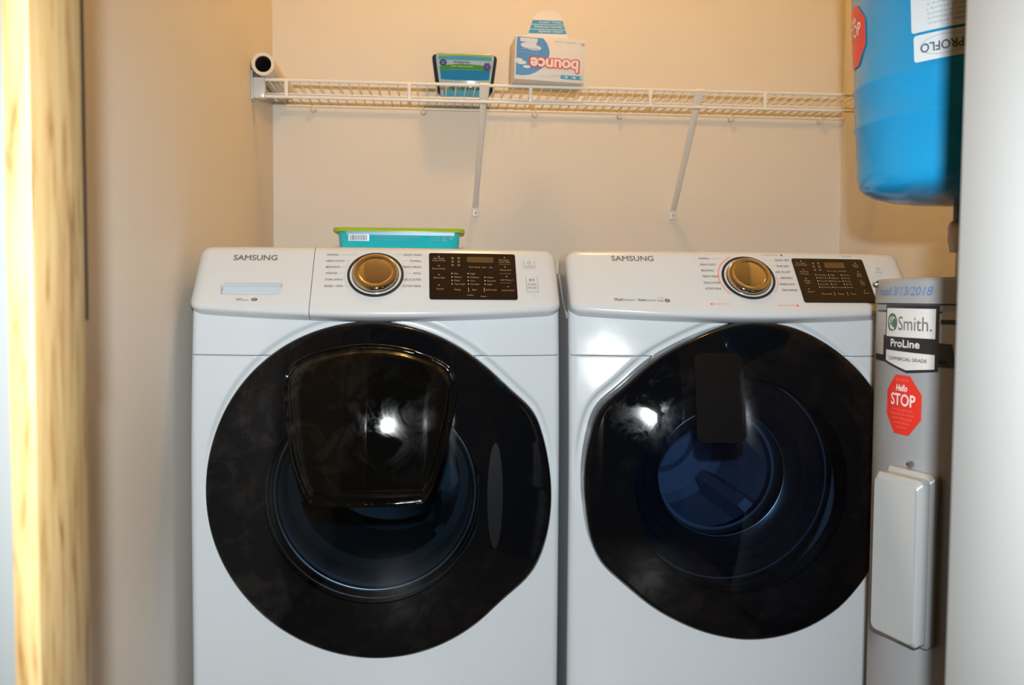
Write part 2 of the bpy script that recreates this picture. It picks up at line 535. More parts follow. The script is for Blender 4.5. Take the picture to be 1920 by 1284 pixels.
def table_R(tab):
    """periodic smoothed radius lookup"""
    tab = sorted(tab)
    def raw(a):
        a %= 360
        for i in range(len(tab)):
            a0, r0 = tab[i - 1] if i else (tab[-1][0] - 360, tab[-1][1])
            a1, r1 = tab[i]
            if a0 <= a <= a1: return r0 + (r1 - r0) * (a - a0) / max(1e-6, a1 - a0)
        a0, r0 = tab[-1]; a1, r1 = tab[0][0] + 360, tab[0][1]
        return r0 + (r1 - r0) * (a - a0) / (a1 - a0)
    w = [(-5, .1), (-2.5, .2), (0, .4), (2.5, .2), (5, .1)]
    return lambda a: 1.02 * sum(raw(a + d) * k for d, k in w)

WASH_R = table_R([(10.5, .303), (20.2, .3045), (27, .3062), (30.9, .2985), (37, .290), (44.7, .2865), (54, .2862), (65.2, .2886), (81, .2925), (92, .2952),
                  (106.2, .2986), (115.6, .3008), (123.4, .302), (138, .3025), (149, .3018), (162.4, .3002), (178, .2998), (193, .3002), (206.5, .2998), (222, .2994),
                  (238, .3005), (252, .3021), (268, .304), (282.5, .3038), (296.5, .3007), (308, .2976), (314.3, .2953), (320.5, .2985), (328.6, .3115),
                  (332.2, .3143), (338.1, .3133), (348, .3096), (359.2, .3052)])
DRY_R = table_R([(0, .291), (20, .292), (39.7, .2938), (55, .294), (62.8, .2947), (69.8, .296), (76.6, .296), (87.5, .2927), (99.1, .2876), (110.5, .2815),
                 (120.3, .2805), (127.6, .2825), (133.6, .2831), (141.2, .285), (145.3, .2901), (148.5, .2964), (151.8, .301), (154.6, .3024), (158.6, .3005), (165.2, .2971),
                 (179.2, .2947), (191.3, .2952), (196.4, .2983), (201.7, .2999), (205.7, .3007), (208.9, .2989), (213.2, .2927), (218.9, .2852), (226.3, .2816), (240, .279),
                 (248.2, .2794), (263.1, .2851), (271, .2901), (282.7, .2949), (294.6, .2985), (308, .299), (322.9, .291), (340, .290)])

def machine(root, xc, door_c, Rf, r_glass, glass_c, door_mat, glass_mat, drum_mat, drum_r):
    hw = 0.338
    dcx, dcz = door_c
    def front_y(x, z):
        u = x - xc
        y = Y0 + sag(u) + LEAN * max(0, z - 0.5) ** 2
        e = hw - abs(u); r = 0.012
        if e < r: y += r - math.sqrt(max(0, r * r - (r - e) ** 2))
        dx, dz = x - dcx, z - dcz
        d = math.hypot(dx, dz) - Rf(math.degrees(math.atan2(dz, dx)))
        if d < 0.018:                                                       # dished rim around the door
            t = min(1, max(0, (d - 0.006) / 0.012))
            w = min(1, max(0, (z - 0.50) / 0.16)); y += 0.009 * w * (1 - t * t * (3 - 2 * t))
        return y
    us = [-hw + 0.012 * (1 - math.cos(R(a))) for a in (0, 12, 25, 40, 55, 72, 90)]
    n = 230
    us += [-hw + 0.012 + (2 * hw - 0.024) * i / n for i in range(1, n)]
    us += [hw - 0.012 * (1 - math.cos(R(a))) for a in (90, 72, 55, 40, 25, 12, 0)]
    def sheet(z0, z1, nz):
        bm = bmesh.new()
        zs = [z0 + (z1 - z0) * i / nz for i in range(nz + 1)]
        grid = []
        for z in zs:
            row = []
            for u in us:
                y = front_y(xc + u, z)
                row.append(bm.verts.new((xc + u, y, z)))
            grid.append(row)
        for i in range(nz):
            for j in range(len(us) - 1):
                cx = xc + (us[j] + us[j + 1]) / 2; cz = (zs[i] + zs[i + 1]) / 2
                if math.hypot(cx - glass_c[0], cz - glass_c[1]) < r_glass + 0.025: continue
                bm.faces.new((grid[i][j], grid[i][j + 1], grid[i + 1][j + 1], grid[i + 1][j]))
        # short return flange at the ends so that the seam has depth
        for row in (grid[0], grid[-1]):
            back = [bm.verts.new((v.co.x, v.co.y + 0.012, v.co.z)) for v in row]
            for j in range(len(row) - 1):
                f = (row[j], row[j + 1], back[j + 1], back[j])
                bm.faces.new(f if row is grid[-1] else f[::-1])
        bmesh.ops.delete(bm, geom=[v for v in bm.verts if not v.link_faces], context='VERTS')
        return bm
    open_obj('upper_front_panel', sheet(0.7902, 0.905, 46), M['enamel'], root, True)
    open_obj('lower_front_panel', sheet(0.055, 0.7888, 270), M['enamel'], root, True)
    # cabinet: sides, top and back
    bm = bmesh.new()
    ya, yb = Y0 + SAG + 0.011, 2.40
    sp = [(ya, 0.03), (yb, 0.03), (yb, ZTOP), (1.845, ZTOP), (1.80, 0.905), (1.73, 0.858)] + [(ya + 0.001 + LEAN * max(0, z - 0.5) ** 2, z) for z in (0.858, 0.80, 0.74, 0.68, 0.62, 0.56, 0.5)]
    for s0, s1 in ((xc - hw, xc - hw + 0.012), (xc + hw - 0.012, xc + hw)):
        loft(bm, [[(s0, y, z) for y, z in sp], [(s1, y, z) for y, z in sp]])
    box(bm, (xc - hw + 0.001, 1.80, ZTOP - 0.012), (xc + hw - 0.001, yb, ZTOP + 0.0005), 0.003)
    box(bm, (xc - hw + 0.001, yb - 0.012, 0.03), (xc + hw - 0.001, yb, ZTOP - 0.001))
    box(bm, (xc - hw + 0.001, ya, 0.03), (xc + hw - 0.001, yb, 0.042))
    obj('cabinet', bm, M['enamel'], root, auto=40)
    for sx in (-1, 1):
        for fy in (1.75, 2.32):
            obj('foot', lathe(bmesh.new(), [(0.022, 0), (0.022, 0.010), (0.012, 0.014), (0.012, 0.032)], (xc + sx * 0.28, fy, 0), 16), M['rubber_and_gap'], root, auto=40)
    # door
    NA = 180
    def dome_y(x, z, add=0.0):
        d = math.hypot(x - dcx, z - dcz)
        return Y0 - 0.012 - 0.058 * (1 - (d / 0.30) ** 2) - add
    door = bpy.data.objects.new('door', None)
    bm = bmesh.new()
    rings = []
    prof = [(1.0, 0.080, 0), (1.0, 0.020, 0), (0.998, 0.008, 0), (0.990, 0.002, 0), (0.978, 0, 0)]
    ts = [(0.978 - 0.978 * k / 14) for k in range(1, 15)]
    def blend_pt(a, t):
        """t=1 outline ... t=0 glass circle"""
        ro = Rf(a)
        po = Vector((dcx + ro * math.cos(R(a)), dcz + ro * math.sin(R(a))))
        pi_ = Vector((glass_c[0] + r_glass * math.cos(R(a)), glass_c[1] + r_glass * math.sin(R(a))))
        return pi_ + (po - pi_) * t
    for t, back, _ in prof:
        ring = []
        for k in range(NA):
            a = 360 * k / NA
            p = blend_pt(a, 1 - (1 - t) * 2.2)
            ring.append(bm.verts.new((p.x, dome_y(p.x, p.y) + back, p.y)))
        rings.append(ring)
    for t in ts:
        ring = []
        for k in range(NA):
            a = 360 * k / NA
            p = blend_pt(a, t * (1 - (1 - 0.978) * 2.2) / 0.978)
            ring.append(bm.verts.new((p.x, dome_y(p.x, p.y), p.y)))
        rings.append(ring)
    # bead and step round the glass
    ring = [bm.verts.new((v.co.x, v.co.y + 0.045, v.co.z)) for v in rings[-1]]
    rings.append(ring)
    for A, B in zip(rings, rings[1:]):
        for k in range(NA):
            bm.faces.new((A[k], A[(k + 1) % NA], B[(k + 1) % NA], B[k]))
    d = obj('door', bm, door_mat, root, auto=50)
    # smoked glass
    bm = bmesh.new()
    prev = None
    for k in range(13):
        rr = r_glass * (1 - k / 13) - (0.0006 if k == 0 else 0)
        ring = []
        for q in range(96):
            a = 2 * PI * q / 96
            x, z = glass_c[0] + rr * math.cos(a), glass_c[1] + rr * math.sin(a)
            ring.append(bm.verts.new((x, dome_y(x, z, -0.0015), z)))
        if prev:
            for q in range(96): bm.faces.new((prev[q], prev[(q + 1) % 96], ring[(q + 1) % 96], ring[q]))
        prev = ring
    c = bm.verts.new((glass_c[0], dome_y(glass_c[0], glass_c[1], -0.0015), glass_c[1]))
    for q in range(96): bm.faces.new((prev[q], prev[(q + 1) % 96], c))
    open_obj('door_glass', bm, glass_mat, d, True)
    # drum behind it
    cy = Y0 + 0.07
    bm = bmesh.new()
    lathe(bm, [(r_glass + 0.018, 0.03), (r_glass + 0.020, 0.0), (r_glass + 0.002, -0.022), (r_glass - 0.012, 0.0), (r_glass - 0.016, 0.03)], (glass_c[0], cy, glass_c[1]), 72, 'Y', cap=False)
    obj('gasket', bm, M['gasket'], root, smooth=True)
    bm = bmesh.new()
    lathe(bm, [(drum_r - 0.01, 0.045), (drum_r, 0.05), (drum_r + 0.05, 0.075), (drum_r + 0.05, 0.50), (drum_r + 0.03, 0.52), (0.10, 0.52), (0.08, 0.50), (0.005, 0.495)],
          (glass_c[0], cy, glass_c[1]), 72, 'Y', cap=False)
    drum = obj('drum', bm, drum_mat, root, auto=35)
    for k in range(3):
        a = R(75 + 120 * k)
        rr = drum_r + 0.045
        bm = bmesh.new()
        ca, sa = math.cos(a), math.sin(a)
        secs = []
        for y, s in ((0.09, 0.3), (0.13, 1), (0.44, 1), (0.48, 0.3)):
            sec = []
            for w, hgt in ((-0.03, 0), (-0.012, 0.05 * s), (0.012, 0.05 * s), (0.03, 0)):
                rad = rr - hgt
                sec.append((glass_c[0] + ca * rad - sa * w, cy + y, glass_c[1] + sa * rad + ca * w))
            secs.append(sec)
        obj('drum_lifter', loft(bm, secs), drum_mat, drum, auto=40)
    return d, dome_y

def knob(root, xc, u0, v0):
    f = panel_f(xc)
    def ring(name, prof, m, parent, n=64):
        bm = bmesh.new(); rr = []
        for r_, h in prof:
            rr.append([bm.verts.new(f(u0 + r_ * math.cos(2 * PI * k / n), v0 + r_ * math.sin(2 * PI * k / n), h)) for k in range(n)])
        for A, B in zip(rr, rr[1:]):
            for k in range(n): bm.faces.new((A[k], A[(k + 1) % n], B[(k + 1) % n], B[k]))
        if prof[-1][0] < 0.01: bm.faces.new(rr[-1])
        return obj(name, bm, m, parent, auto=35)
    kb = ring('control_knob', [(0.0435, -0.001), (0.0432, 0.004), (0.0415, 0.0095), (0.040, 0.0115), (0.0385, 0.0120), (0.030, 0.0116), (0.0292, 0.0112), (0.028, 0.0114), (0.012, 0.0118), (0.001, 0.0119)], M['chrome'], root)
    ring('knob_ring', [(0.0512, 0.0), (0.0512, 0.002), (0.0465, 0.002), (0.0465, 0.0)], M['label_black'], kb)
    ring('knob_dish', [(0.0466, 0.0005), (0.0466, 0.0012), (0.0430, 0.0008)], M['plastic'], kb)
    return kb

def cycle_print(root, xc, left, right, ul, ur, vl, vr, u0, v0, extra=None):
    f = panel_f(xc)
    P = Print()
    for s, v in zip(left, vl): P.text(s, ul, v - 0.0022, 0.0046, align='LEFT', bold=0.012)
    for s, v in zip(right, vr): P.text(s, ur, v - 0.0022, 0.0046, align='RIGHT', bold=0.012)
    P.build('cycle_lettering', M['ink'], f, root)
    return f

# ---- washer
XW = -0.104
wm = thing('washing_machine', 'white front loading washing machine with black door and inset hatch, left of pair', 'washing machine', (XW, 2.0, 0))
wd, w_dome = machine(wm, XW, (-0.0978, 0.552), WASH_R, 0.187, (-0.106, 0.5445), M['black'], M['glass_w'], M['drumsteel'], 0.165)
# console and detergent drawer with its finger pull cut in
def cut(o, cutter):
    md = o.modifiers.new('b', 'BOOLEAN'); md.operation = 'DIFFERENCE'; md.object = cutter; md.solver = 'EXACT'
    dg = bpy.context.evaluated_depsgraph_get()
    me = bpy.data.meshes.new_from_object(o.evaluated_get(dg))
    o.modifiers.clear()
    o.data = me
    bpy.data.objects.remove(cutter)
def shade_auto(o, ang=35):
    bm = bmesh.new(); bm.from_mesh(o.data)
    for e in bm.edges:
        e.smooth = not (len(e.link_faces) == 2 and e.calc_face_angle(0) > R(ang))
    for f in bm.faces: f.smooth = True
    bm.to_mesh(o.data); bm.free()
DX = XW + 0.106                                   # prints measured from -0.106
fW0 = panel_f(XW)
fW = lambda u, v, h: fW0(u - 0.002, v, h)
drawer = obj('detergent_drawer', console_loft(XW, -0.3375, -0.1187, True, False), M['plastic'], wm, auto=35)
pocket = round_poly([(-0.2825, 0.036), (-0.1660, 0.036), (-0.1715, 0.0065), (-0.2800, 0.0065)], 0.009, 5)
cb = bmesh.new()
loft(cb, [[fW(u, v, 0.004) for u, v in pocket], [fW(-0.225 + (u + 0.225) * 0.96, 0.022 + (v - 0.022) * 0.88, -0.016) for u, v in pocket]])
cutter = obj('cutter', cb, M['tray'])
bpy.context.view_layer.update()
cut(drawer, cutter); shade_auto(drawer)
bm = bmesh.new()
for sc_, hh in ((0.985, -0.010),):
    loft(bm, [[fW(-0.225 + (u + 0.225) * 0.955, 0.022 + (v - 0.022) * 0.86, -0.0115) for u, v in pocket],
              [fW(-0.225 + (u + 0.225) * 0.955, 0.022 + (v - 0.022) * 0.86, -0.0157) for u, v in pocket]])
obj('finger_pull', bm, M['tray'], drawer, auto=35)
console = obj('console', console_loft(XW, -0.1175, 0.3375, False, True), M['plastic'], wm, auto=35)
Print().text('SAMSUNG', -0.2655, 0.0885, 0.0125, 0.0815, bold=0.022).build('brand_lettering', M['brandink'], fW, drawer, 0.02)
P = Print().text('VRT', -0.2490, -0.0060, 0.0052, 0.0110, bold=0.02).text('plus', -0.2370, -0.0060, 0.0045, 0.0110)
P.poly(ellipse(-0.2155, -0.0030, 0.0060, 0.0036, 20)).build('drawer_mark', M['ink'], fW, drawer)
Print().poly([(-0.2200, -0.0045), (-0.2160, -0.0030), (-0.2125, -0.0010), (-0.2150, -0.0040)], 0.0003).build('mark_slash', M['plastic'], fW, drawer)
knob(wm, XW, -0.0022 - 0.002, 0.0555)
P = Print()
LW = ['NORMAL', 'HEAVY DUTY', 'BEDDING', 'WHITES', 'STAIN AWAY', 'RINSE + SPIN']
RW = ['QUICK WASH', 'TOWELS', 'PERM PRESS', 'WOOL', 'DELICATES', 'ACTIVE WEAR']
VL = [0.1030, 0.0880, 0.0735, 0.0588, 0.0440, 0.0290]
TW = lambda s: min(0.0330, len(s) * 0.0036)
for s, v in zip(LW, VL): P.text(s, -0.0930, v - 0.0024, 0.0046, TW(s), bold=0.02)
for s, v in zip(RW, VL): P.text(s, 0.0805, v - 0.0010, 0.0046, TW(s), align='RIGHT', bold=0.02)
P.build('cycle_lettering', M['ink'], fW, console)
P = Print()
for s, v in zip(LW, VL):
    dv = v - 0.0555; r_ = math.sqrt(max(0, 0.058 ** 2 - dv * dv))
    xa = -0.0930 + TW(s) + 0.002
    if -0.0022 - r_ > xa: P.rect(xa, v - 0.0004, -0.0022 - r_, v + 0.0004)
    xb = 0.0805 - TW(RW[LW.index(s)]) - 0.002
    if xb > r_ - 0.0022: P.rect(r_ - 0.0022, v + 0.0010, xb, v + 0.0018)
P.ring(-0.0022, 0.0555, 0.0558, 0.0566, 150, 215); P.ring(-0.0022, 0.0555, 0.0558, 0.0566, -35, 30)
P.build('cycle_lines', M['inkfaint'], fW, console)

def thick_plate(name, pts, f, h, m, parent, step=0.012):
    """plate proud of the console by h"""
    pr = Print().poly(pts, h)
    bm = pr.bm
    r_ = bmesh.ops.extrude_face_region(bm, geom=bm.faces[:])
    for v in r_['geom']:
        if isinstance(v, bmesh.types.BMVert): v.co.z = -0.002
    return pr.build(name, m, f, parent, step)

disp = thick_plate('display_panel', round_poly([(0.0945, 0.1085), (0.2575, 0.1085), (0.2580, -0.0005), (0.0960, -0.0005)], 0.005, 4), fW, 0.0012, M['panel'], console)
Print().rect(0.1655, 0.0865, 0.2155, 0.1000, 0.0016).build('display_window', M['lcd'], fW, disp, 0.012)
P = Print(); H = 0.0016
for s, u, v in [('My Wash', 0.1130, 0.0935), ('Cycle Mode', 0.1130, 0.0885), ('Extra Rinse', 0.1130, 0.0690), ('Extra Spin', 0.1140, 0.0475), ('Sound', 0.1150, 0.0215)]:
    P.text(s, u, v, 0.0036, align='CENTER', h=H)
for s, u in [('Wash', 0.1730), ('Rinse', 0.1850), ('Spin', 0.1975), ('Dry', 0.2105)]: P.text(s, u, 0.0735, 0.0034, min(0.0100, len(s) * 0.0022), align='CENTER', h=H)
for i, s in enumerate(['Hot', 'Warm', 'Cold', 'Tap Cold']): P.text(s, 0.1410, 0.0575 - 0.0082 * i, 0.0036, h=H)
for i, s in enumerate(['High', 'Medium', 'Low', 'No Spin']): P.text(s, 0.1710, 0.0575 - 0.0082 * i, 0.0036, h=H)
for i, s in enumerate(['Heavy', 'Normal', 'Light']): P.text(s, 0.2020, 0.0493 - 0.0082 * i, 0.0036, h=H)
for s, u in [('Temp.', 0.1470), ('Spin', 0.1780), ('Soil Level', 0.2090)]: P.text(s, u, 0.0200, 0.0038, align='CENTER', h=H)
for s, u, v in [('My Cycle', 0.2360, 0.0920), ('Cycle Save', 0.2365, 0.0870), ('Delay End', 0.2380, 0.0675), ('Self Clean +', 0.2400, 0.0435), ('Smart Care', 0.2410, 0.0190)]:
    P.text(s, u, v, 0.0036, align='CENTER', h=H)
for i in range(6): P.ring(0.1385 + 0.0115 * (i % 2), 0.0965 - 0.0085 * (i // 2), 0.0014, 0.0023, n=12, h=H)
for v in (0.0825, 0.0600, 0.0380): P.rect(0.2260, v, 0.2480, v + 0.0005, H)
for u in (0.1665, 0.1955): P.rect(u, 0.0165, u + 0.0012, 0.0265, H)
P.rect(0.1640, 0.0085, 0.1760, 0.0095, H); P.text('Touch', 0.1940, 0.0048, 0.0030, align='CENTER', h=H)
P.build('display_lettering', M['lcdink'], fW, disp)
P = Print()
for i in range(4):
    P.poly(ellipse(0.1370, 0.0593 - 0.0082 * i, 0.0010, 0.0016, 10), H); P.poly(ellipse(0.1670, 0.0593 - 0.0082 * i, 0.0010, 0.0016, 10), H)
    if i < 3: P.poly(ellipse(0.1980, 0.0511 - 0.0082 * i, 0.0010, 0.0016, 10), H)
for v in (0.0995, 0.0770, 0.0555, 0.0310): P.rect(0.1115, v, 0.1145, v + 0.0012, H)
for u, v in ((0.2370, 0.0990), (0.2375, 0.0760), (0.2390, 0.0530), (0.2410, 0.0290)): P.rect(u - 0.0015, v, u + 0.0015, v + 0.0012, H)
P.build('display_dots', M['led'], fW, disp)
for u, v0_, v1_, name in ((0.284, 0.0755, 0.0940, 'power_button'), (0.287, 0.0180, 0.0560, 'start_button')):
    b = thick_plate(name, rrect(u - 0.0115, v0_, u + 0.0115, v1_, 0.002), fW, 0.0008, M['plastic'], console)
    P = Print()
    P.rect(u - 0.0112, v0_, u - 0.0106, v1_, 0.0012).rect(u + 0.0106, v0_, u + 0.0112, v1_, 0.0012).rect(u - 0.0112, v0_, u + 0.0112, v0_ + 0.0006, 0.0012)
    if name == 'power_button':
        P.ring(u, 0.0880, 0.0028, 0.0035, 120, 420, 24, 0.0012).rect(u - 0.0004, 0.0885, u + 0.0004, 0.0925, 0.0012)
        P.text('POWER', u, 0.0785, 0.0030, align='CENTER', h=0.0012, bold=0.01)
    else:
        P.poly([(u - 0.0045, 0.0500), (u - 0.0045, 0.0430), (u, 0.0465)], 0.0012).rect(u + 0.0015, 0.0430, u + 0.0025, 0.0500, 0.0012).rect(u + 0.0038, 0.0430, u + 0.0048, 0.0500, 0.0012)
        P.text('START', u, 0.0335, 0.0042, align='CENTER', h=0.0012, bold=0.01).text('PAUSE', u, 0.0255, 0.0042, align='CENTER', h=0.0012, bold=0.01)
    P.build('button_marks', M['ink'], fW, b)
Print().ring(0.2905, 0.0085, 0.0018, 0.0024, n=16).build('small_mark', M['inkfaint'], fW, console)

# inset hatch of the washer door
HP = [(-0.2576, 0.7669), (-0.2432, 0.7834), (-0.2152, 0.798), (-0.1674, 0.8104), (-0.1138, 0.8157), (-0.0582, 0.8103), (-0.0099, 0.796), (0.0243, 0.7789), (0.0371, 0.7594), (0.0405, 0.7398),
      (0.0343, 0.6922), (0.0196, 0.6333), (0.0003, 0.5734), (-0.0145, 0.5462), (-0.0311, 0.538), (-0.1196, 0.5353), (-0.2037, 0.5387), (-0.2182, 0.5487), (-0.2303, 0.5712),
      (-0.2444, 0.613), (-0.2571, 0.6842), (-0.2623, 0.7278), (-0.2627, 0.7522)]
def smooth_loop(pts, n=140):
    """closed Catmull-Rom"""
    out = []; N = len(pts)
    per = n // N + 1
    for i in range(N):
        p0, p1, p2, p3 = (Vector(pts[(i + k) % N]) for k in (-1, 0, 1, 2))
        for k in range(per):
            t = k / per
            out.append(0.5 * ((2 * p1) + (p2 - p0) * t + (2 * p0 - 5 * p1 + 4 * p2 - p3) * t * t + (3 * p1 - p0 - 3 * p2 + p3) * t ** 3))
    return out
loop = smooth_loop(HP)
hcx, hcz = -0.1120, 0.685
bm = bmesh.new(); rings = []
def hatch_pt(p, t, low):
    x = hcx + (p.x - hcx) * t; z = hcz + (p.y - hcz) * t
    return x, z
def hatch_curve(x, z): return 0.012 * max(0, 1 - ((x - hcx) / 0.15) ** 2) * max(0, 1 - ((z - 0.66) / 0.15) ** 2)
for t, h in [(1.0, -0.006), (1.0, 0.003), (0.994, 0.0050), (0.985, 0.0060), (0.974, 0.0052), (0.962, 0.0035), (0.925, 0.0025), (0.905, 0.0045), (0.89, 0.0085), (0.86, 0.0095)] + [(0.86 - 0.084 * k, 0.0095) for k in range(1, 10)]:
    ring = []
    for p in loop:
        x, z = hatch_pt(p, t, 0)
        if t < 0.93: z = max(z, 0.5595 + (0.93 - t) * 0.12)
        ring.append(bm.verts.new((x, w_dome(x, z, h + (hatch_curve(x, z) if t < 0.93 else 0)), z)))
    rings.append(ring)
for A, B in zip(rings, rings[1:]):
    for k in range(len(A)): bm.faces.new((A[k], A[(k + 1) % len(A)], B[(k + 1) % len(A)], B[k]))
bm.faces.new(rings[-1])
hatch = obj('add_hatch', bm, M['hatchblack'], wd, auto=60)
hatch['label'] = 'raised inset loading hatch'
bm = bmesh.new()
closed_tube(bm, [(-0.106 + 0.1805 * math.cos(2 * PI * k / 96), Y0 + 0.012, 0.5445 + 0.1805 * math.sin(2 * PI * k / 96)) for k in range(96)], 0.0055, 10)
obj('bowl_rim', bm, M['steel'], wm, smooth=True)
# flat lens plate paints the reflection in the handle's grip recess
f_dome = lambda x, z, h: (x, w_dome(x, z, 0.0004 + h), z)
lens = [(0.108 + 0.013 * math.cos(a) * (1.0 if math.cos(a) > 0 else 1.15), 0.545 + 0.095 * math.sin(a)) for a in [2 * PI * k / 40 for k in range(40)]]
Print().poly(lens).build('grip_reflection', M['darkgrey'], f_dome, wd, 0.004, 0.008)

# ---- dryer
XD = 0.590
dm = thing('clothes_dryer', 'white front loading clothes dryer with plain black door, right of the washer', 'dryer', (XD, 2.0, 0))
dd, d_dome = machine(dm, XD, (0.5736, 0.557), DRY_R, 0.196, (0.5550, 0.5590), M['black'], M['glass_d'], M['drumgalv'], 0.125)
fD = panel_f(XD)
console = obj('console', console_loft(XD, -0.3375, 0.3375, True, True), M['plastic'], dm, auto=35)
Print().text('SAMSUNG', -0.2525, 0.0962, 0.0125, 0.0790, bold=0.022).build('brand_lettering', M['brandink'], fD, console, 0.02)
P = Print().text('Multi', -0.2575, -0.0005, 0.0062, 0.0145, bold=0.03).text('Steam', -0.2420, -0.0005, 0.0058, 0.0215).text('Vent', -0.2155, -0.0010, 0.0062, 0.0150, bold=0.03).text('Sensor', -0.1998, -0.0010, 0.0058, 0.0200)
P.rect(-0.1780, -0.0018, -0.1690, -0.0006).rect(-0.1780, 0.0072, -0.1690, 0.0078).rect(-0.1780, -0.0018, -0.1774, 0.0078).rect(-0.1696, -0.0018, -0.1690, 0.0078).rect(-0.1765, 0.0012, -0.1705, 0.0022)
P.poly(ellipse(-0.1615, 0.0008, 0.0052, 0.0040, 20))
P.build('feature_lettering', M['ink'], fD, console)
Print().poly([(-0.1655, -0.0008), (-0.1618, 0.0008), (-0.1585, 0.0026), (-0.1608, -0.0002)], 0.0003).build('mark_slash', M['plastic'], fD, console)
knob(dm, XD, 0.0004, 0.0560)
LD = ['NORMAL', 'HEAVY DUTY', 'BEDDING', 'PERM PRESS', 'DELICATES', 'ACTIVE WEAR']
RD = ['QUICK DRY', 'TIME DRY', 'AIR FLUFF', 'REFRESH', 'WRINKLE AWAY', 'STEAM SANITIZE']
VD = [0.1032, 0.0880, 0.0735, 0.0590, 0.0437, 0.0297]
P = Print()
for s, v in zip(LD, VD): P.text(s, -0.0870, v - 0.0022, 0.0046, TW(s) * 0.93, bold=0.02)
for i, (s, v) in enumerate(zip(RD, VD)): P.text(s, (0.0915, 0.0880, 0.0865, 0.0875, 0.0890, 0.0900)[i], v - 0.0045, 0.0046, TW(s) * 0.93, align='RIGHT', bold=0.02)
P.text('Wrinkle Prevent', 0.0560, 0.1120, 0.0032, align='CENTER').rect(0.0760, 0.1115, 0.0800, 0.1150)
P.text('Vent Check', 0.2150, 0.1120, 0.0032, align='CENTER')
P.build('cycle_lettering', M['ink'], fD, console)
P = Print()
for s, q, v in zip(LD, RD, VD):
    dv = v - 0.0560; r_ = math.sqrt(max(0, 0.061 ** 2 - dv * dv))
    xa = -0.0870 + TW(s) * 0.93 + 0.002
    if -r_ > xa: P.rect(xa, v - 0.0004, -r_, v + 0.0004)
    xb = 0.0885 - TW(q) * 0.93 - 0.002
    if xb > r_: P.rect(r_, v - 0.0026, xb, v - 0.0018)
P.build('cycle_lines', M['inkfaint'], fD, console)
P = Print().ring(0.0004, 0.0560, 0.0562, 0.0582, 118, 222).ring(0.0004, 0.0560, 0.0558, 0.0570, -38, 5)
P.rect(-0.0835, -0.0090, -0.0785, -0.0040).text('SENSOR DRY', -0.0765, -0.0085, 0.0038).rect(0.0795, -0.0115, 0.0845, -0.0065).text('MANUAL DRY', 0.0775, -0.0108, 0.0038, align='RIGHT')
P.build('coral_lettering', M['redink'], fD, console)
disp = thick_plate('display_panel', round_poly([(0.0955, 0.1050), (0.2465, 0.1050), (0.2470, -0.0020), (0.0975, -0.0020)], 0.005, 4), fD, 0.0012, M['panel'], console)
Print().rect(0.1600, 0.0815, 0.2030, 0.0955, 0.0016).build('display_window', M['lcd'], fD, disp, 0.012)
P = Print()
for s, u, v in [('My Cycle', 0.1120, 0.0915), ('Cycle Mode', 0.1120, 0.0865), ('Wrinkle', 0.1140, 0.0700), ('Prevent', 0.1145, 0.0645), ('Drum', 0.1150, 0.0480), ('Light', 0.1155, 0.0430), ('Sound', 0.1160, 0.0215),
                ('Adjust', 0.2270, 0.0880), ('Time', 0.2270, 0.0830), ('Anti', 0.2285, 0.0660), ('Static', 0.2285, 0.0610), ('Rack', 0.2300, 0.0450), ('Dry', 0.2300, 0.0400), ('Smart', 0.2310, 0.0190)]:
    P.text(s, u, v, 0.0036, align='CENTER', h=H)
for s, u in [('Sense', 0.1670), ('Dry', 0.1785), ('Cool', 0.1890), ('End', 0.1990)]: P.text(s, u, 0.0725, 0.0034, min(0.0090, len(s) * 0.0022), align='CENTER', h=H)
for c, (u, L) in enumerate([(0.1400, ['Very Dry', 'More Dry', 'Normal Dry', 'Less Dry', 'Damp Dry']), (0.1665, ['High', 'Medium', 'Med Low', 'Low', 'Extra Low']), (0.1930, ['60 min', '50 min', '40 min', '30 min', '20 min'])]):
    for i, s in enumerate(L): P.text(s, u, 0.0625 - 0.0075 * i, 0.0034, h=H)
for s, u in [('Dry Level', 0.1470), ('Temp.', 0.1760), ('Time', 0.2020)]: P.text(s, u, 0.0165, 0.0038, align='CENTER', h=H)
for i in range(6): P.ring(0.1375 + 0.0110 * (i % 2), 0.0925 - 0.0080 * (i // 2), 0.0014, 0.0023, n=12, h=H)
for u in (0.1625, 0.1895): P.rect(u, 0.0140, u + 0.0010, 0.0230, H)
P.build('display_lettering', M['lcdink'], fD, disp)
P = Print()
for u in (0.1365, 0.1630, 0.1895):
    for i in range(5): P.poly(ellipse(u, 0.0642 - 0.0075 * i, 0.0010, 0.0016, 10), H)
for v in (0.0975, 0.0760, 0.0540, 0.0290): P.rect(0.1125, v, 0.1150, v + 0.0012, H)
for v in (0.0940, 0.0725, 0.0510, 0.0255): P.rect(0.2270, v, 0.2295, v + 0.0012, H)
P.build('display_dots', M['led'], fD, disp)
b = thick_plate('power_button', rrect(0.2640, 0.0660, 0.2860, 0.0900, 0.002), fD, 0.0008, M['plastic'], console)
Print().ring(0.275, 0.0815, 0.0028, 0.0035, 120, 420, 24, 0.0012).rect(0.2746, 0.0820, 0.2754, 0.0860, 0.0012).text('POWER', 0.275, 0.0715, 0.0030, align='CENTER', h=0.0012).build('button_marks', M['ink'], fD, b)
bm = bmesh.new()
lathe(bm, [(0.214, 0.055), (0.206, 0.050), (0.196, 0.050), (0.192, 0.054), (0.176, 0.056), (0.173, 0.060), (0.156, 0.062), (0.153, 0.066), (0.138, 0.067), (0.126, 0.072), (0.122, 0.115), (0.126, 0.16)], (0.554, Y0, 0.5595), 96, 'Y', cap=False)
obj('port_collar', bm, M['collar'], dm, auto=30)
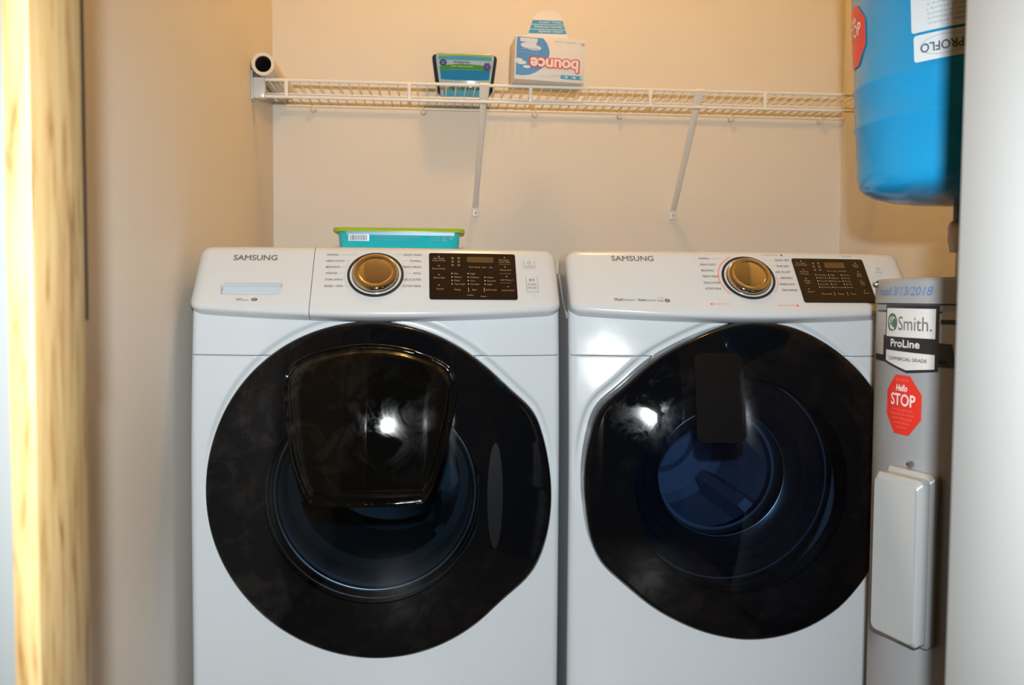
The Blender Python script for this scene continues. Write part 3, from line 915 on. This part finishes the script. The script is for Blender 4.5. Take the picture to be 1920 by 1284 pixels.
# door details: inner port ring and a dark rounded tab over the upper glass
bm = bmesh.new()
closed_tube(bm, [(0.554 + 0.127 * math.cos(2 * PI * k / 90), Y0 + 0.075, 0.5595 + 0.1235 * math.sin(2 * PI * k / 90)) for k in range(90)], 0.003, 8)
obj('port_ring', bm, M['steel'], dm, smooth=True)
tab_pts = [(p[0], p[1]) for p in rrect(0.4655, 0.6420, 0.5535, 0.80, 0.014, 6)]
pr = Print().poly(tab_pts, 0.0035); bmx = pr.bm
for k, (lo, hi) in enumerate(((0, 0),)):
    r_ = bmesh.ops.extrude_face_region(bmx, geom=bmx.faces[:])
    for v in r_['geom']:
        if isinstance(v, bmesh.types.BMVert): v.co.z = -0.002
f_dd = lambda x, z, h: (x, d_dome(x, z, 0.0004 + h), z)
M['dark_tab'] = mat('tab_black', (0.005, 0.005, 0.006), 0.08)
dark_tab = pr.build('door_tab', M['dark_tab'], f_dd, dd, 0.008, 0.010)

# ------------------------------------------------------------------ wire shelf
ZS, YF, YBK = 1.4495, 2.40, 2.688
sh = thing('wire_shelf', 'white vinyl coated wire shelf spanning the back wall above the machines', 'shelf', (0.38, 2.69, ZS))
SX0, SX1 = XL + 0.002, XR - 0.002
def rod(name, y, z, r, x0=SX0, x1=SX1):
    return obj(name, tube(bmesh.new(), [(x0, y, z), (x1, y, z)], r, 12), M['wire'], sh, auto=50)
rod('front_rod', YF, ZS, 0.0042)
rod('lip_rod', YF - 0.002, 1.4065, 0.0042)
rod('back_rod', YBK, 1.4435, 0.0040, SX0 + 0.04)
rod('middle_rod', 2.545, 1.4455, 0.0030)
w0 = None
nW = 66
for i in range(nW):
    x = SX0 + 0.012 + i * 0.0254
    if x > SX1 - 0.008: break
    if w0 is None:
        w0 = obj('deck_wire', tube(bmesh.new(), [(0, YF - 0.001, ZS + 0.0012), (0, YBK + 0.002, ZS - 0.0006)], 0.00155, 6), M['wire'], sh, smooth=True)
        w0.location.x += x
    else:
        o = w0.copy(); COL.objects.link(o); o.parent = sh; o.matrix_parent_inverse = w0.matrix_parent_inverse.copy(); o.location = w0.location.copy(); o.location.x = x
u0 = None
for x in (-0.3820, -0.0680, 0.2490, 0.5690, 0.8820):
    if u0 is None:
        u0 = obj('lip_upright', bx((-0.0048, YF - 0.004, 1.4065), (0.0048, YF + 0.001, ZS), 0.0015), M['wire'], sh, auto=50)
        u0.location.x += x
    else:
        o = u0.copy(); COL.objects.link(o); o.parent = sh; o.matrix_parent_inverse = u0.matrix_parent_inverse.copy(); o.location = u0.location.copy(); o.location.x = x
# end bracket on the left wall
bm = bx((XL + 0.0005, YF - 0.018, 1.396), (XL + 0.004, YF + 0.022, 1.469), 0.001)
box(bm, (XL + 0.003, YF - 0.012, 1.400), (XL + 0.034, YF + 0.012, 1.453), 0.003)
obj('end_bracket', bm, M['plastic'], sh, auto=50)
bm = bx((XR - 0.004, YF - 0.018, 1.396), (XR - 0.0005, YF + 0.022, 1.469), 0.001)
box(bm, (XR - 0.034, YF - 0.012, 1.400), (XR - 0.003, YF + 0.012, 1.453), 0.003)
obj('end_bracket', bm, M['plastic'], sh, auto=50)
c0 = None
for x in (-0.352, -0.035, 0.292, 0.546, 0.885, 1.162):
    if c0 is None:
        bm = bmesh.new()
        lathe(bm, [(0.0085, 0), (0.0085, 0.014), (0.006, 0.018)], (0, YBK + 0.0115, 1.4345), 16, 'Y')
        for v in bm.verts: v.co.y = 2 * (YBK + 0.0115) - v.co.y
        box(bm, (-0.0035, YBK - 0.0065, 1.4345), (0.0035, YBK + 0.010, 1.4500), 0.0015)
        c0 = obj('wall_clip', bm, M['clip'], sh, auto=50); c0.location.x += x
    else:
        o = c0.copy(); COL.objects.link(o); o.parent = sh; o.matrix_parent_inverse = c0.matrix_parent_inverse.copy(); o.location = c0.location.copy(); o.location.x = x
# diagonal braces
for xt, xb in ((0.1275, 0.1180), (0.7015, 0.7120)):
    bm = bmesh.new()
    top = Vector((xt, YF - 0.0065, ZS + 0.001)); bot = Vector((xb, 2.688, 1.160))
    ax = (bot - top).normalized(); sd = Vector((1, 0, 0)); nn = ax.cross(sd).normalized()
    secs = []
    for t, w, d_ in ((0.0, 0.0125, 0.002), (0.08, 0.0120, 0.0025), (0.16, 0.0082, 0.0055), (0.5, 0.0080, 0.0062), (0.9, 0.0080, 0.0060), (0.97, 0.0090, 0.003), (1.0, 0.0095, 0.0015)):
        c = top.lerp(bot, t)
        secs.append([tuple(c + sd * a * w + nn * b * d_) for a, b in ((-1, -0.6), (-0.7, -1), (0.7, -1), (1, -0.6), (1, 0.6), (0.7, 1), (-0.7, 1), (-1, 0.6))])
    loft(bm, secs)
    br = obj('support_brace', bm, M['wire'], sh, auto=40)
    bm = bx((xb - 0.0105, 2.690, 1.133), (xb + 0.0105, 2.6995, 1.166), 0.002)
    obj('mounting_foot', bm, M['wire'], br, auto=50)
    obj('screw', lathe(bmesh.new(), [(0.0032, 0), (0.0030, -0.002), (0.0015, -0.003)], (xb, 2.6895, 1.1445), 12, 'Y'), M['screw'], br, auto=40)
    obj('top_hook', tube(bmesh.new(), [(xt - 0.012, YF, ZS + 0.0005), (xt + 0.012, YF, ZS + 0.0005)], 0.0062, 12), M['wire'], br, auto=50)

# ------------------------------------------------------------------ things on the shelf
ZD = 1.4542                                                    # top of the deck wires
# paper roll along the left wall
rl = thing('paper_roll', 'white hollow paper roll lying on the left end of the wire shelf', 'paper roll', (-0.4355, 2.53, ZD))
rc = (-0.4355, 2.375, ZD + 0.0285)
obj('paper_wrap', lathe(bmesh.new(), [(0.0205, 0.31), (0.0285, 0.31), (0.0285, 0.0), (0.0205, 0.0), (0.0205, 0.31)], rc, 40, 'Y', cap=False), M['roll'], rl, auto=40)
obj('inner_core', lathe(bmesh.new(), [(0.0203, 0.305), (0.0203, 0.004), (0.0186, 0.004), (0.0186, 0.302), (0.001, 0.302), (0.001, 0.305)], rc, 40, 'Y', cap=False), M['holedark'], rl, auto=40)

# dryer sheet carton, standing upside down
cx_, cy_ = 0.2905, 2.428
dsb = thing('dryer_sheet_box', 'white and blue dryer sheet carton standing upside down on the shelf', 'box', (cx_, cy_, ZD))
BW, BD, BH = 0.183, 0.120, 0.1160
rotb = Matrix.Rotation(R(3.0), 4, 'Z') @ Matrix.Rotation(R(1.8), 4, 'Y')
def fb(u, v, h):        # front face: u right from centre, v up from the base
    p = rotb @ Vector((u, -BD / 2 - 0.0003 - h, v + 0.0032)); return (cx_ + p.x, cy_ + p.y, ZD + p.z)
bm = bmesh.new(); box(bm, (-BW / 2, -BD / 2, 0.0032), (BW / 2, BD / 2, BH), 0.0012)
for v in bm.verts:
    p = rotb @ v.co; v.co = Vector((cx_ + p.x, cy_ + p.y, ZD + p.z))
ctn = obj('carton', bm, M['card'], dsb, auto=40)
# blue cloudscape panel with a curved edge
L = -BW / 2 + 0.003
pts = [(L, 0.011)] + [(L + a, b) for a, b in ((0, 0.108), (0.069, 0.108), (0.079, 0.096), (0.085, 0.083), (0.087, 0.070), (0.084, 0.056), (0.077, 0.042), (0.066, 0.030), (0.052, 0.020), (0.036, 0.013), (0.018, 0.010))]
Print().poly(pts).build('sky_panel', M['box_blue'], fb, dsb)
for (u, v, a, b_) in ((-0.058, 0.088, 0.020, 0.008), (-0.042, 0.082, 0.018, 0.007), (-0.050, 0.093, 0.014, 0.006), (-0.082, 0.048, 0.011, 0.006), (-0.074, 0.043, 0.013, 0.005), (-0.060, 0.033, 0.010, 0.004)):
    Print().poly(ellipse(u, v, a, b_, 18), 0.0002 + 0.3 * abs(u) * 0.001).build('cloud_print', M['box_cloud'], fb, dsb)
Print().poly(rrect(-0.080, 0.096, -0.034, 0.106, 0.003), 0.0006).build('cloud_caption', M['box_cloud'], fb, dsb)
s = 'bounce'
Print().text(s, 0.0120, 0.0560, 0.0295, 0.1255, 'CENTER', bold=0.098, h=0.0010, flip=True, res=6).build('brand_outline', M['box_red'], fb, dsb)
Print().text(s, 0.0120, 0.0560, 0.0295, 0.1240, 'CENTER', bold=0.040, h=0.0014, flip=True, res=6).build('brand_lettering', M['box_pink'], fb, dsb)
P = Print().text('fabric softener sheets', 0.0895, 0.1040, 0.0042, 0.078, 'LEFT', h=0.0004, flip=True).text('80', 0.0890, 0.1015, 0.0060, align='LEFT', h=0.0004, flip=True, bold=0.03)
P.text('outdoor fresh', -0.0300, 0.0800, 0.0050, 0.046, 'LEFT', h=0.0012, flip=True, bold=0.02).text('with freshness', -0.0330, 0.0715, 0.0042, 0.052, 'LEFT', h=0.0012, flip=True)
P.text('80 SHEETS', 0.0260, 0.0175, 0.0034, align='LEFT', h=0.0004, flip=True).text('6.4 in x 9 in (162 mm x 228 mm)', 0.0260, 0.0125, 0.0030, 0.054, 'LEFT', h=0.0004, flip=True)
P.build('small_lettering', M['box_text'], fb, dsb)
Print().poly(rrect(0.0290, 0.0080, 0.0870, 0.0180, 0.004), 0.0004).build('benefit_strip', M['box_stripe'], fb, dsb)
P = Print()
for u in (0.0450, 0.0660, 0.0830): P.poly(ellipse(u, 0.0130, 0.0030, 0.0030, 14), 0.0008)
P.text('fresh', 0.0420, 0.0150, 0.0034, align='LEFT', h=0.0008, flip=True).text('soft', 0.0630, 0.0150, 0.0034, align='LEFT', h=0.0008, flip=True).build('benefit_marks', M['box_cloud'], fb, dsb)
# torn open flap standing up at the back
yf = 2.478
flap_pts = [(0.243, 1.560), (0.362, 1.560), (0.3545, 1.6075), (0.3405, 1.650), (0.333, 1.662), (0.318, 1.669), (0.288, 1.669), (0.272, 1.662), (0.262, 1.650), (0.2475, 1.6075)]
bm = bmesh.new()
loft(bm, [[(x, yf - 0.0045 + 0.0, z) for x, z in flap_pts], [(x, yf - 0.0035, z) for x, z in flap_pts]])
flap = obj('open_flap', bm, M['card'], dsb, auto=40)
ff = lambda u, v, h: (u, yf - 0.0048 - h, v)
def trap(z0, z1):
    w = lambda z: (0.2475 + (z - 1.6075) / 0.0425 * 0.0145 + 0.001, 0.3545 - (z - 1.6075) / 0.0425 * 0.0140 - 0.001)
    a, b_ = w(z0), w(z1)
    return [(a[0], z0), (a[1], z0), (b_[1], z1), (b_[0], z1)]
for z0, z1 in ((1.6085, 1.6190), (1.6205, 1.6320), (1.6335, 1.6440)): Print().poly(trap(z0, z1)).build('flap_stripe', M['box_stripe'], ff, flap)
P = Print().text('LARGE | GRANDE', 0.3430, 1.6165, 0.0050, 0.066, 'LEFT', h=0.0004, flip=True, bold=0.02).text('MEDIUM | MOYENNE', 0.3420, 1.6290, 0.0050, 0.076, 'LEFT', h=0.0004, flip=True, bold=0.02)
P.text('SMALL | PETITE', 0.3380, 1.6415, 0.0050, 0.060, 'LEFT', h=0.0004, flip=True, bold=0.02).build('flap_lettering', M['box_cloud'], ff, flap)

# upright tub of mopping cloths
tx, ty = 0.083, 2.632
tb = thing('wipes_tub', 'blue tub of wet mopping cloths standing upright on the wire shelf beside the carton', 'tub', (tx, ty, ZD), 'tubs of mopping cloths')
def tub_w(z): return 0.066 + (z - ZD) / 0.130 * 0.018
def tub_out(z0, z1, grow, r=0.014):
    return round_poly([(tx - tub_w(z0) - grow, z0), (tx + tub_w(z0) + grow, z0), (tx + tub_w(z1) + grow, z1), (tx - tub_w(z1) - grow, z1)], r, 5)
bm = bmesh.new()
o1 = tub_out(ZD + 0.001, ZD + 0.130, 0.0)
cz_ = ZD + 0.066
secs = []
for y, k, g in ((ty - 0.035, 0.94, 0), (ty - 0.033, 0.985, 0), (ty - 0.029, 1, 0), (ty + 0.005, 1.0, 0)):
    secs.append([(tx + (x - tx) * k, y, cz_ + (z - cz_) * k) for x, z in o1])
loft(bm, secs)
body = obj('tub_body', bm, M['tub_pale'], tb, auto=40)
o2 = tub_out(ZD + 0.022, ZD + 0.134, 0.0095)
bm = bmesh.new()
loft(bm, [[(x, ty + 0.005, z) for x, z in o2], [(tx + (x - tx) * 1.01, ty + 0.012, z) for x, z in o2], [(tx + (x - tx) * 1.0, ty + 0.020, z) for x, z in o2]])
obj('rim', bm, M['tub_dark'], tb, auto=40)
fT = lambda u, v, h: (tx + u, ty - 0.0353 - h, ZD + v * 1.1)
def band(v0, v1, bow0, bow1, shrink=0.93, h=0.0, n=12):
    P = Print()
    up, dn = [], []
    for k in range(n + 1):
        t = -1 + 2 * k / n
        va = v0 + bow0 * (1 - t * t); vb = v1 + bow1 * (1 - t * t)
        dn.append((t * tub_w(ZD + va) * shrink, va)); up.append((t * tub_w(ZD + vb) * shrink, vb))
    P.poly(dn + up[::-1], h); return P
band(0.108, 0.1135, 0, 0, 0.90).build('film_top', M['tub_green'], fT, body)
band(0.099, 0.108, 0.0, 0.002, h=0.0002).build('film_band', M['tub_aqua'], fT, body)
band(0.072, 0.083, 0.004, 0.006, h=0.0004).build('film_leaves', M['tub_leaf'], fT, body)
band(0.050, 0.072, -0.002, 0.003, h=0.0003).build('film_lake', M['tub_lake'], fT, body)
band(0.0065, 0.022, 0, 0, 0.90, h=0.0003).build('film_base', M['tub_aqua'], fT, body)
P = Print()
for u in (-0.030, 0.0, 0.030): P.poly([(u - 0.014, 0.030), (u, 0.042), (u + 0.014, 0.030), (u, 0.022)], 0.0006)
P.build('film_cloths', M['tub_aqua'], fT, body)
Print().poly(ellipse(-0.062, 0.092, 0.010, 0.008, 24), 0.0008).build('film_badge', M['tub_navy'], fT, body)
Print().text('Great', -0.062, 0.0930, 0.0034, align='CENTER', h=0.0012).text('Value', -0.062, 0.0880, 0.0034, align='CENTER', h=0.0012).build('badge_lettering', M['barwhite'], fT, body)
Print().text('Wet Mopping Cloths', -0.033, 0.0915, 0.0048, 0.046, h=0.0012, bold=0.03).build('film_title', M['barink'], fT, body)
Print().text('with natural scent', -0.040, 0.0815, 0.0040, 0.062, h=0.0012).build('film_lettering', M['barwhite'], fT, body)
P = Print()
for k in range(6):
    a = 2 * PI * k / 6; P.poly(ellipse(0.062 + 0.007 * math.cos(a), 0.083 + 0.007 * math.sin(a), 0.0045, 0.0045, 10), 0.0010 + 0.00004 * k)
P.build('film_flower', M['tub_violet'], fT, body)

# lime lidded tub lying on the washer
lx, ly = -0.0725, 1.945
tb2 = thing('wipes_tub', 'teal tub with lime green lid lying flat on top of the washer', 'tub', (lx, ly, ZTOP), 'tubs of mopping cloths')
def slab(x0, x1, y0, y1, z0, z1, k, r):
    bm = bmesh.new()
    a = rrect(x0, y0, x1, y1, r); cxm, cym = (x0 + x1) / 2, (y0 + y1) / 2
    secs = [[(cxm + (x - cxm) * k, cym + (y - cym) * k, z0) for x, y in a], [(x, y, z1 - 0.002) for x, y in a], [(cxm + (x - cxm) * 0.985, cym + (y - cym) * 0.985, z1) for x, y in a]]
    return loft(bm, secs)
Z1 = 1.0375
tbody = obj('tub_body', slab(lx - 0.126, lx + 0.124, ly - 0.062, ly + 0.062, ZTOP + 0.0008, Z1 - 0.0075, 0.955, 0.02), M['tub_teal'], tb2, auto=40)
obj('lid', slab(lx - 0.136, lx + 0.134, ly - 0.070, ly + 0.070, Z1 - 0.0080, Z1, 1.0, 0.022), M['tub_green'], tb2, auto=40)
f2 = lambda u, v, h: (lx + u, ly - 0.0624 - h + (Z1 - v - 0.0075 - 0) * 0.030 - 0.0004, v)
Print().rect(-0.108, Z1 - 0.0145, 0.112, Z1 - 0.0078, 0.0004).build('film_band', M['tub_blue'], f2, tbody)
Print().rect(-0.104, Z1 - 0.0270, -0.062, Z1 - 0.0130, 0.0008).build('barcode_field', M['barwhite'], f2, tbody)
P = Print(); random.seed(3)
u = -0.101
while u < -0.066:
    w = random.choice([0.0006, 0.0012, 0.0018]); P.rect(u, Z1 - 0.0255, u + w, Z1 - 0.0150, 0.0012); u += w + random.choice([0.0007, 0.0014])
P.text('STORE IN A COOL DRY PLACE. KEEP LID CLOSED.', -0.050, Z1 - 0.0195, 0.0028, 0.090, h=0.0006).text('Dispose of used cloths in the bin', -0.050, Z1 - 0.0250, 0.0026, 0.070, h=0.0006)
P.text('Do not flush', 0.062, Z1 - 0.0195, 0.0028, 0.020, h=0.0006).text('Recycle tub', 0.062, Z1 - 0.0245, 0.0028, 0.020, h=0.0006)
P.rect(0.0870, Z1 - 0.0255, 0.0960, Z1 - 0.0235, 0.0006).ring(0.0915, Z1 - 0.0180, 0.0026, 0.0042, n=16, h=0.0006)
P.ring(0.1055, Z1 - 0.0180, 0.0026, 0.0042, n=16, h=0.0006)
P.build('film_lettering', M['barink'], f2, tbody)

# ------------------------------------------------------------------ water heater
HX, HY, HR, HZ = 0.876, 1.25, 0.22, 0.929
wh = thing('water_heater', 'grey cylindrical electric water heater in front of the dryer by the right doorway', 'water heater', (HX, HY, 0))
obj('tank_shell', lathe(bmesh.new(), [(HR - 0.01, 0.02), (HR, 0.03), (HR, 0.8915), (HR - 0.003, 0.8925)], (HX, HY, 0), 128), M['heater'], wh, auto=40)
lid = obj('top_lid', lathe(bmesh.new(), [(HR - 0.002, 0.8932), (HR + 0.002, 0.8938), (HR + 0.002, HZ - 0.004), (HR - 0.002, HZ), (HR - 0.02, HZ + 0.001), (0.02, HZ + 0.003)], (HX, HY, 0), 128), M['heaterlid'], wh, auto=40)
obj('foot_ring', lathe(bmesh.new(), [(HR - 0.03, 0), (HR - 0.03, 0.022)], (HX, HY, 0), 48), M['label_black'], wh, auto=40)
A0 = 200.0                                            # u = 0 faces this bearing
def fH(u, v, h):
    a = R(A0) + u / HR
    return (HX + (HR + 0.0004 + h) * math.cos(a), HY + (HR + 0.0004 + h) * math.sin(a), v)
def ua(deg): return R(deg - A0) * HR
def prn(P, name, m, parent=None): return P.build(name, m, fH, parent or wh, 0.012)
lbl = prn(Print().rect(ua(163), 0.8085, ua(275), 0.8835), 'brand_label', M['label_grey'])
P = Print().rect(ua(163), 0.8805, ua(204.5), 0.8835, 0.0003).rect(ua(204), 0.8660, ua(275), 0.8725, 0.0003).rect(ua(160), 0.8085, ua(275), 0.8180, 0.0003)
P.poly([(ua(172), 0.8130), (ua(210), 0.8130), (ua(208.5), 0.8400), (ua(172), 0.8475)], 0.0003)
prn(P, 'label_bars', M['label_black'], lbl)
ul_, ur_ = ua(174.2), ua(203.6)
P = Print().poly([(ul_, 0.8085), (ul_, 0.8915), (ur_, 0.8915), (ur_, 0.8020), ((ul_ + ur_) / 2 + 0.002, 0.7960)], 0.0006)
prn(P, 'badge_frame', M['label_black'], lbl)
ul_, ur_ = ua(175.3), ua(202.2)
P = Print().rect(ul_, 0.8460, ur_, 0.8865, 0.0010)
P.poly([(ul_, 0.8110), (ul_, 0.8265), (ur_, 0.8245), (ur_, 0.8050), ((ul_ + ur_) / 2 + 0.001, 0.8000)], 0.0010)
badge = prn(P, 'badge_plate', M['label_white'], lbl)
c_ = ua(179.8)
P = Print().ring(c_, 0.8660, 0.0095, 0.0135, -60, 250, 32, 0.0014).poly(ellipse(c_ + 0.005, 0.8655, 0.0048, 0.0065, 16), 0.0014)
P.poly([(c_ - 0.003, 0.877), (c_ + 0.003, 0.877), (c_ - 0.001, 0.870)], 0.0014).poly([(c_ - 0.009, 0.858), (c_ + 0.006, 0.8555), (c_, 0.8535)], 0.0014)
prn(P, 'badge_emblem', M['label_green'], lbl)
prn(Print().text('A', c_ - 0.0088, 0.8600, 0.0120, h=0.0016, bold=0.01).text('Smith.', ua(184.0), 0.8560, 0.0195, ua(200.8) - ua(184.0), h=0.0014), 'badge_lettering', M['ink'], lbl)
prn(Print().text('ProLine', ua(179), 0.8320, 0.0105, ua(195.5) - ua(179), h=0.0010, bold=0.03), 'series_lettering', M['label_white'], lbl)
prn(Print().text('COMMERCIAL GRADE', ua(178), 0.8130, 0.0045, ua(199) - ua(178), h=0.0014, bold=0.03), 'grade_lettering', M['ink'], lbl)
def octa(cx, cz, rx, rz): return [(cx + rx * math.cos(R(22.5 + 45 * k)), cz + rz * math.sin(R(22.5 + 45 * k))) for k in range(8)]
cu_, cz_ = ua(187.0), 0.7505
stk = prn(Print().poly(octa(cu_, cz_, 0.0420, 0.0455), 0.0003), 'stop_sticker', M['stopred'])
P = Print().text('STOP', cu_ + 0.001, cz_ - 0.0010, 0.0165, 0.0530, 'CENTER', h=0.0007, bold=0.02).text('Hello', cu_ - 0.001, cz_ + 0.0195, 0.0090, 0.0250, 'CENTER', h=0.0007, bold=0.03, shear=0.2)
prn(P, 'stop_lettering', M['stopwhite'], stk)
P = Print().text('NEED SERVICE', cu_, cz_ + 0.0335, 0.0035, 0.028, 'CENTER', h=0.0007)
for i, (s, w) in enumerate([('before you call anyone', 0.046), ('please read the manual', 0.050), ('and the warning label', 0.044), ('technical help line', 0.036), ('open all week', 0.024)]):
    P.text(s, cu_, cz_ - 0.0085 - 0.0062 * i, 0.0036, w, 'CENTER', h=0.0007)
prn(P, 'sticker_lettering', M['stoppale'], stk)
prn(Print().text('Install 3/13/2018', ua(167.5), 0.9050, 0.0120, ua(201) - ua(167.5), h=0.0026, shear=0.25, bold=0.004), 'handwriting', M['marker'], lid)
# element cover box low on the shell
def cov(u, v, h): return fH(u, v, h)
uc = ua(195)
bm = bmesh.new(); wv = 0.041
def cov_ring(w, z0, z1, h, r):
    return [cov(uc + a, b_, h) for a, b_ in rrect(-w, z0, w, z1, r, 4)]
loft(bm, [cov_ring(0.042, 0.425, 0.664, -0.003, 0.008), cov_ring(0.042, 0.425, 0.664, 0.013, 0.008), cov_ring(0.0385, 0.429, 0.658, 0.017, 0.008), cov_ring(0.038, 0.429, 0.657, 0.031, 0.008), cov_ring(0.034, 0.434, 0.650, 0.037, 0.008)])
cv = obj('element_cover', bm, M['cover'], wh, auto=40)
p = fH(uc - 0.006, 0.671, 0.004)
obj('screw', lathe(bmesh.new(), [(0.0045, -0.004), (0.0045, 0.0015), (0.002, 0.003)], p, 14, 'Y'), M['screw'], wh, auto=40)
p = fH(ua(163.0), 0.9215, 0.004)
bm = bmesh.new(); bmesh.ops.create_uvsphere(bm, u_segments=12, v_segments=8, radius=0.0055)
for v in bm.verts: v.co += Vector(p)
obj('lid_screw', bm, M['screw'], wh, smooth=True)

# ------------------------------------------------------------------ blue pressure tank hung over it
TX, TY, TR = 0.763, 1.25, 0.15
pt = thing('pressure_tank', 'blue steel pressure tank mounted upside down above the grey water heater', 'tank', (TX, TY, HZ + 0.003))
tilt = Matrix.Translation((TX, TY, 1.06)) @ Matrix.Rotation(R(-3.4), 4, 'Y') @ Matrix.Translation((-TX, -TY, -1.06))
def fTk0(x, y, z): return tilt @ Vector((x, y, z))
def tilt_bm(bm):
    for v in bm.verts: v.co = tilt @ v.co
    return bm
prof = [(0.03, 1.036)] + [(TR * math.sin(R(a)) * 0.985, 1.074 - 0.038 * math.cos(R(a))) for a in (15, 30, 45, 60, 72, 82)] + [(TR - 0.001, 1.079), (TR, 1.088), (TR, 1.150), (TR + 0.0022, 1.153), (TR + 0.0022, 1.157), (TR + 0.0006, 1.160),
        (TR + 0.0006, 1.205), (TR + 0.0018, 1.208), (TR + 0.0018, 1.212), (TR, 1.215), (TR, 1.52)] + [(TR * math.cos(R(a)), 1.52 + 0.05 * math.sin(R(a))) for a in (20, 45, 65, 80)]
obj('tank_shell', tilt_bm(lathe(bmesh.new(), prof, (TX, TY, 0), 96)), M['tank'], pt, auto=40)
AT = 205.0
def fK(u, v, h):
    a = R(AT) + u / TR
    return fTk0(TX + (TR + 0.0012 + h) * math.cos(a), TY + (TR + 0.0012 + h) * math.sin(a), v)
def ut(d): return R(d - AT) * TR
def prk(P, name, m, parent=None): return P.build(name, m, fK, parent or pt, 0.010)
s2 = prk(Print().poly(octa(ut(167), 1.2840, 0.0440, 0.0460), 0.0), 'stop_sticker', M['stopred'])
P = Print().text('STOP', ut(167), 1.2835, 0.0175, 0.0560, 'CENTER', h=0.0005, bold=0.02).text('Hello', ut(167), 1.3035, 0.0090, 0.0250, 'CENTER', h=0.0005, bold=0.03, shear=0.2)
prk(P, 'stop_lettering', M['stopwhite'], s2)
tl = prk(Print().poly(rrect(ut(213.5), 1.2560, ut(275), 1.420, 0.004), 0.0), 'instruction_label', M['tanklabel'])
P = Print()
for i in range(9):
    P.text('vessel hot water pressure limits apply'[i:24 + i], ut(254), 1.2660 + 0.0062 * i, 0.0036, 0.085, 'LEFT', h=0.0005, flip=True)
prk(P, 'label_lettering', M['tankgrey'], tl)
bl = prk(Print().poly(rrect(ut(214.5), 1.2180, ut(275), 1.2525, 0.004), 0.0), 'brand_label', M['tanklabel'])
prk(Print().text('PROFLO', ut(237.5), 1.2400, 0.0115, ut(237.5) - ut(218.0), 'LEFT', h=0.0005, flip=True, bold=0.02), 'brand_lettering', M['tankink'], bl)
P = Print(); el = ellipse(ut(229.0), 1.2360, 0.0300, 0.0125, 40); el2 = ellipse(ut(229.0), 1.2360, 0.0292, 0.0118, 40)
for k in range(40): P.poly([el[k], el[(k + 1) % 40], el2[(k + 1) % 40], el2[k]], 0.0005)
prk(P, 'brand_oval', M['tankgrey'], bl)
# fitting below: nipple, elbow and pipe into the heater lid
cx2 = tilt @ Vector((TX, TY, 1.036))
obj('nipple', tube(bmesh.new(), [(cx2.x, cx2.y, 1.045), (cx2.x, cx2.y, 1.010)], 0.021, 20), M['pipe'], pt, auto=40)
obj('elbow', tube(bmesh.new(), [(cx2.x, cx2.y, 1.012), (cx2.x, cx2.y, 1.006), (cx2.x, cx2.y, 0.985), (cx2.x, cx2.y, 0.968)], 0.026, 20, radii=[0.024, 0.0275, 0.0275, 0.024]), M['brass'], pt, auto=40)
obj('pipe', tube(bmesh.new(), [(cx2.x, cx2.y, 0.969), (cx2.x, cx2.y, HZ + 0.0028)], 0.016, 20), M['brass'], pt, auto=40)
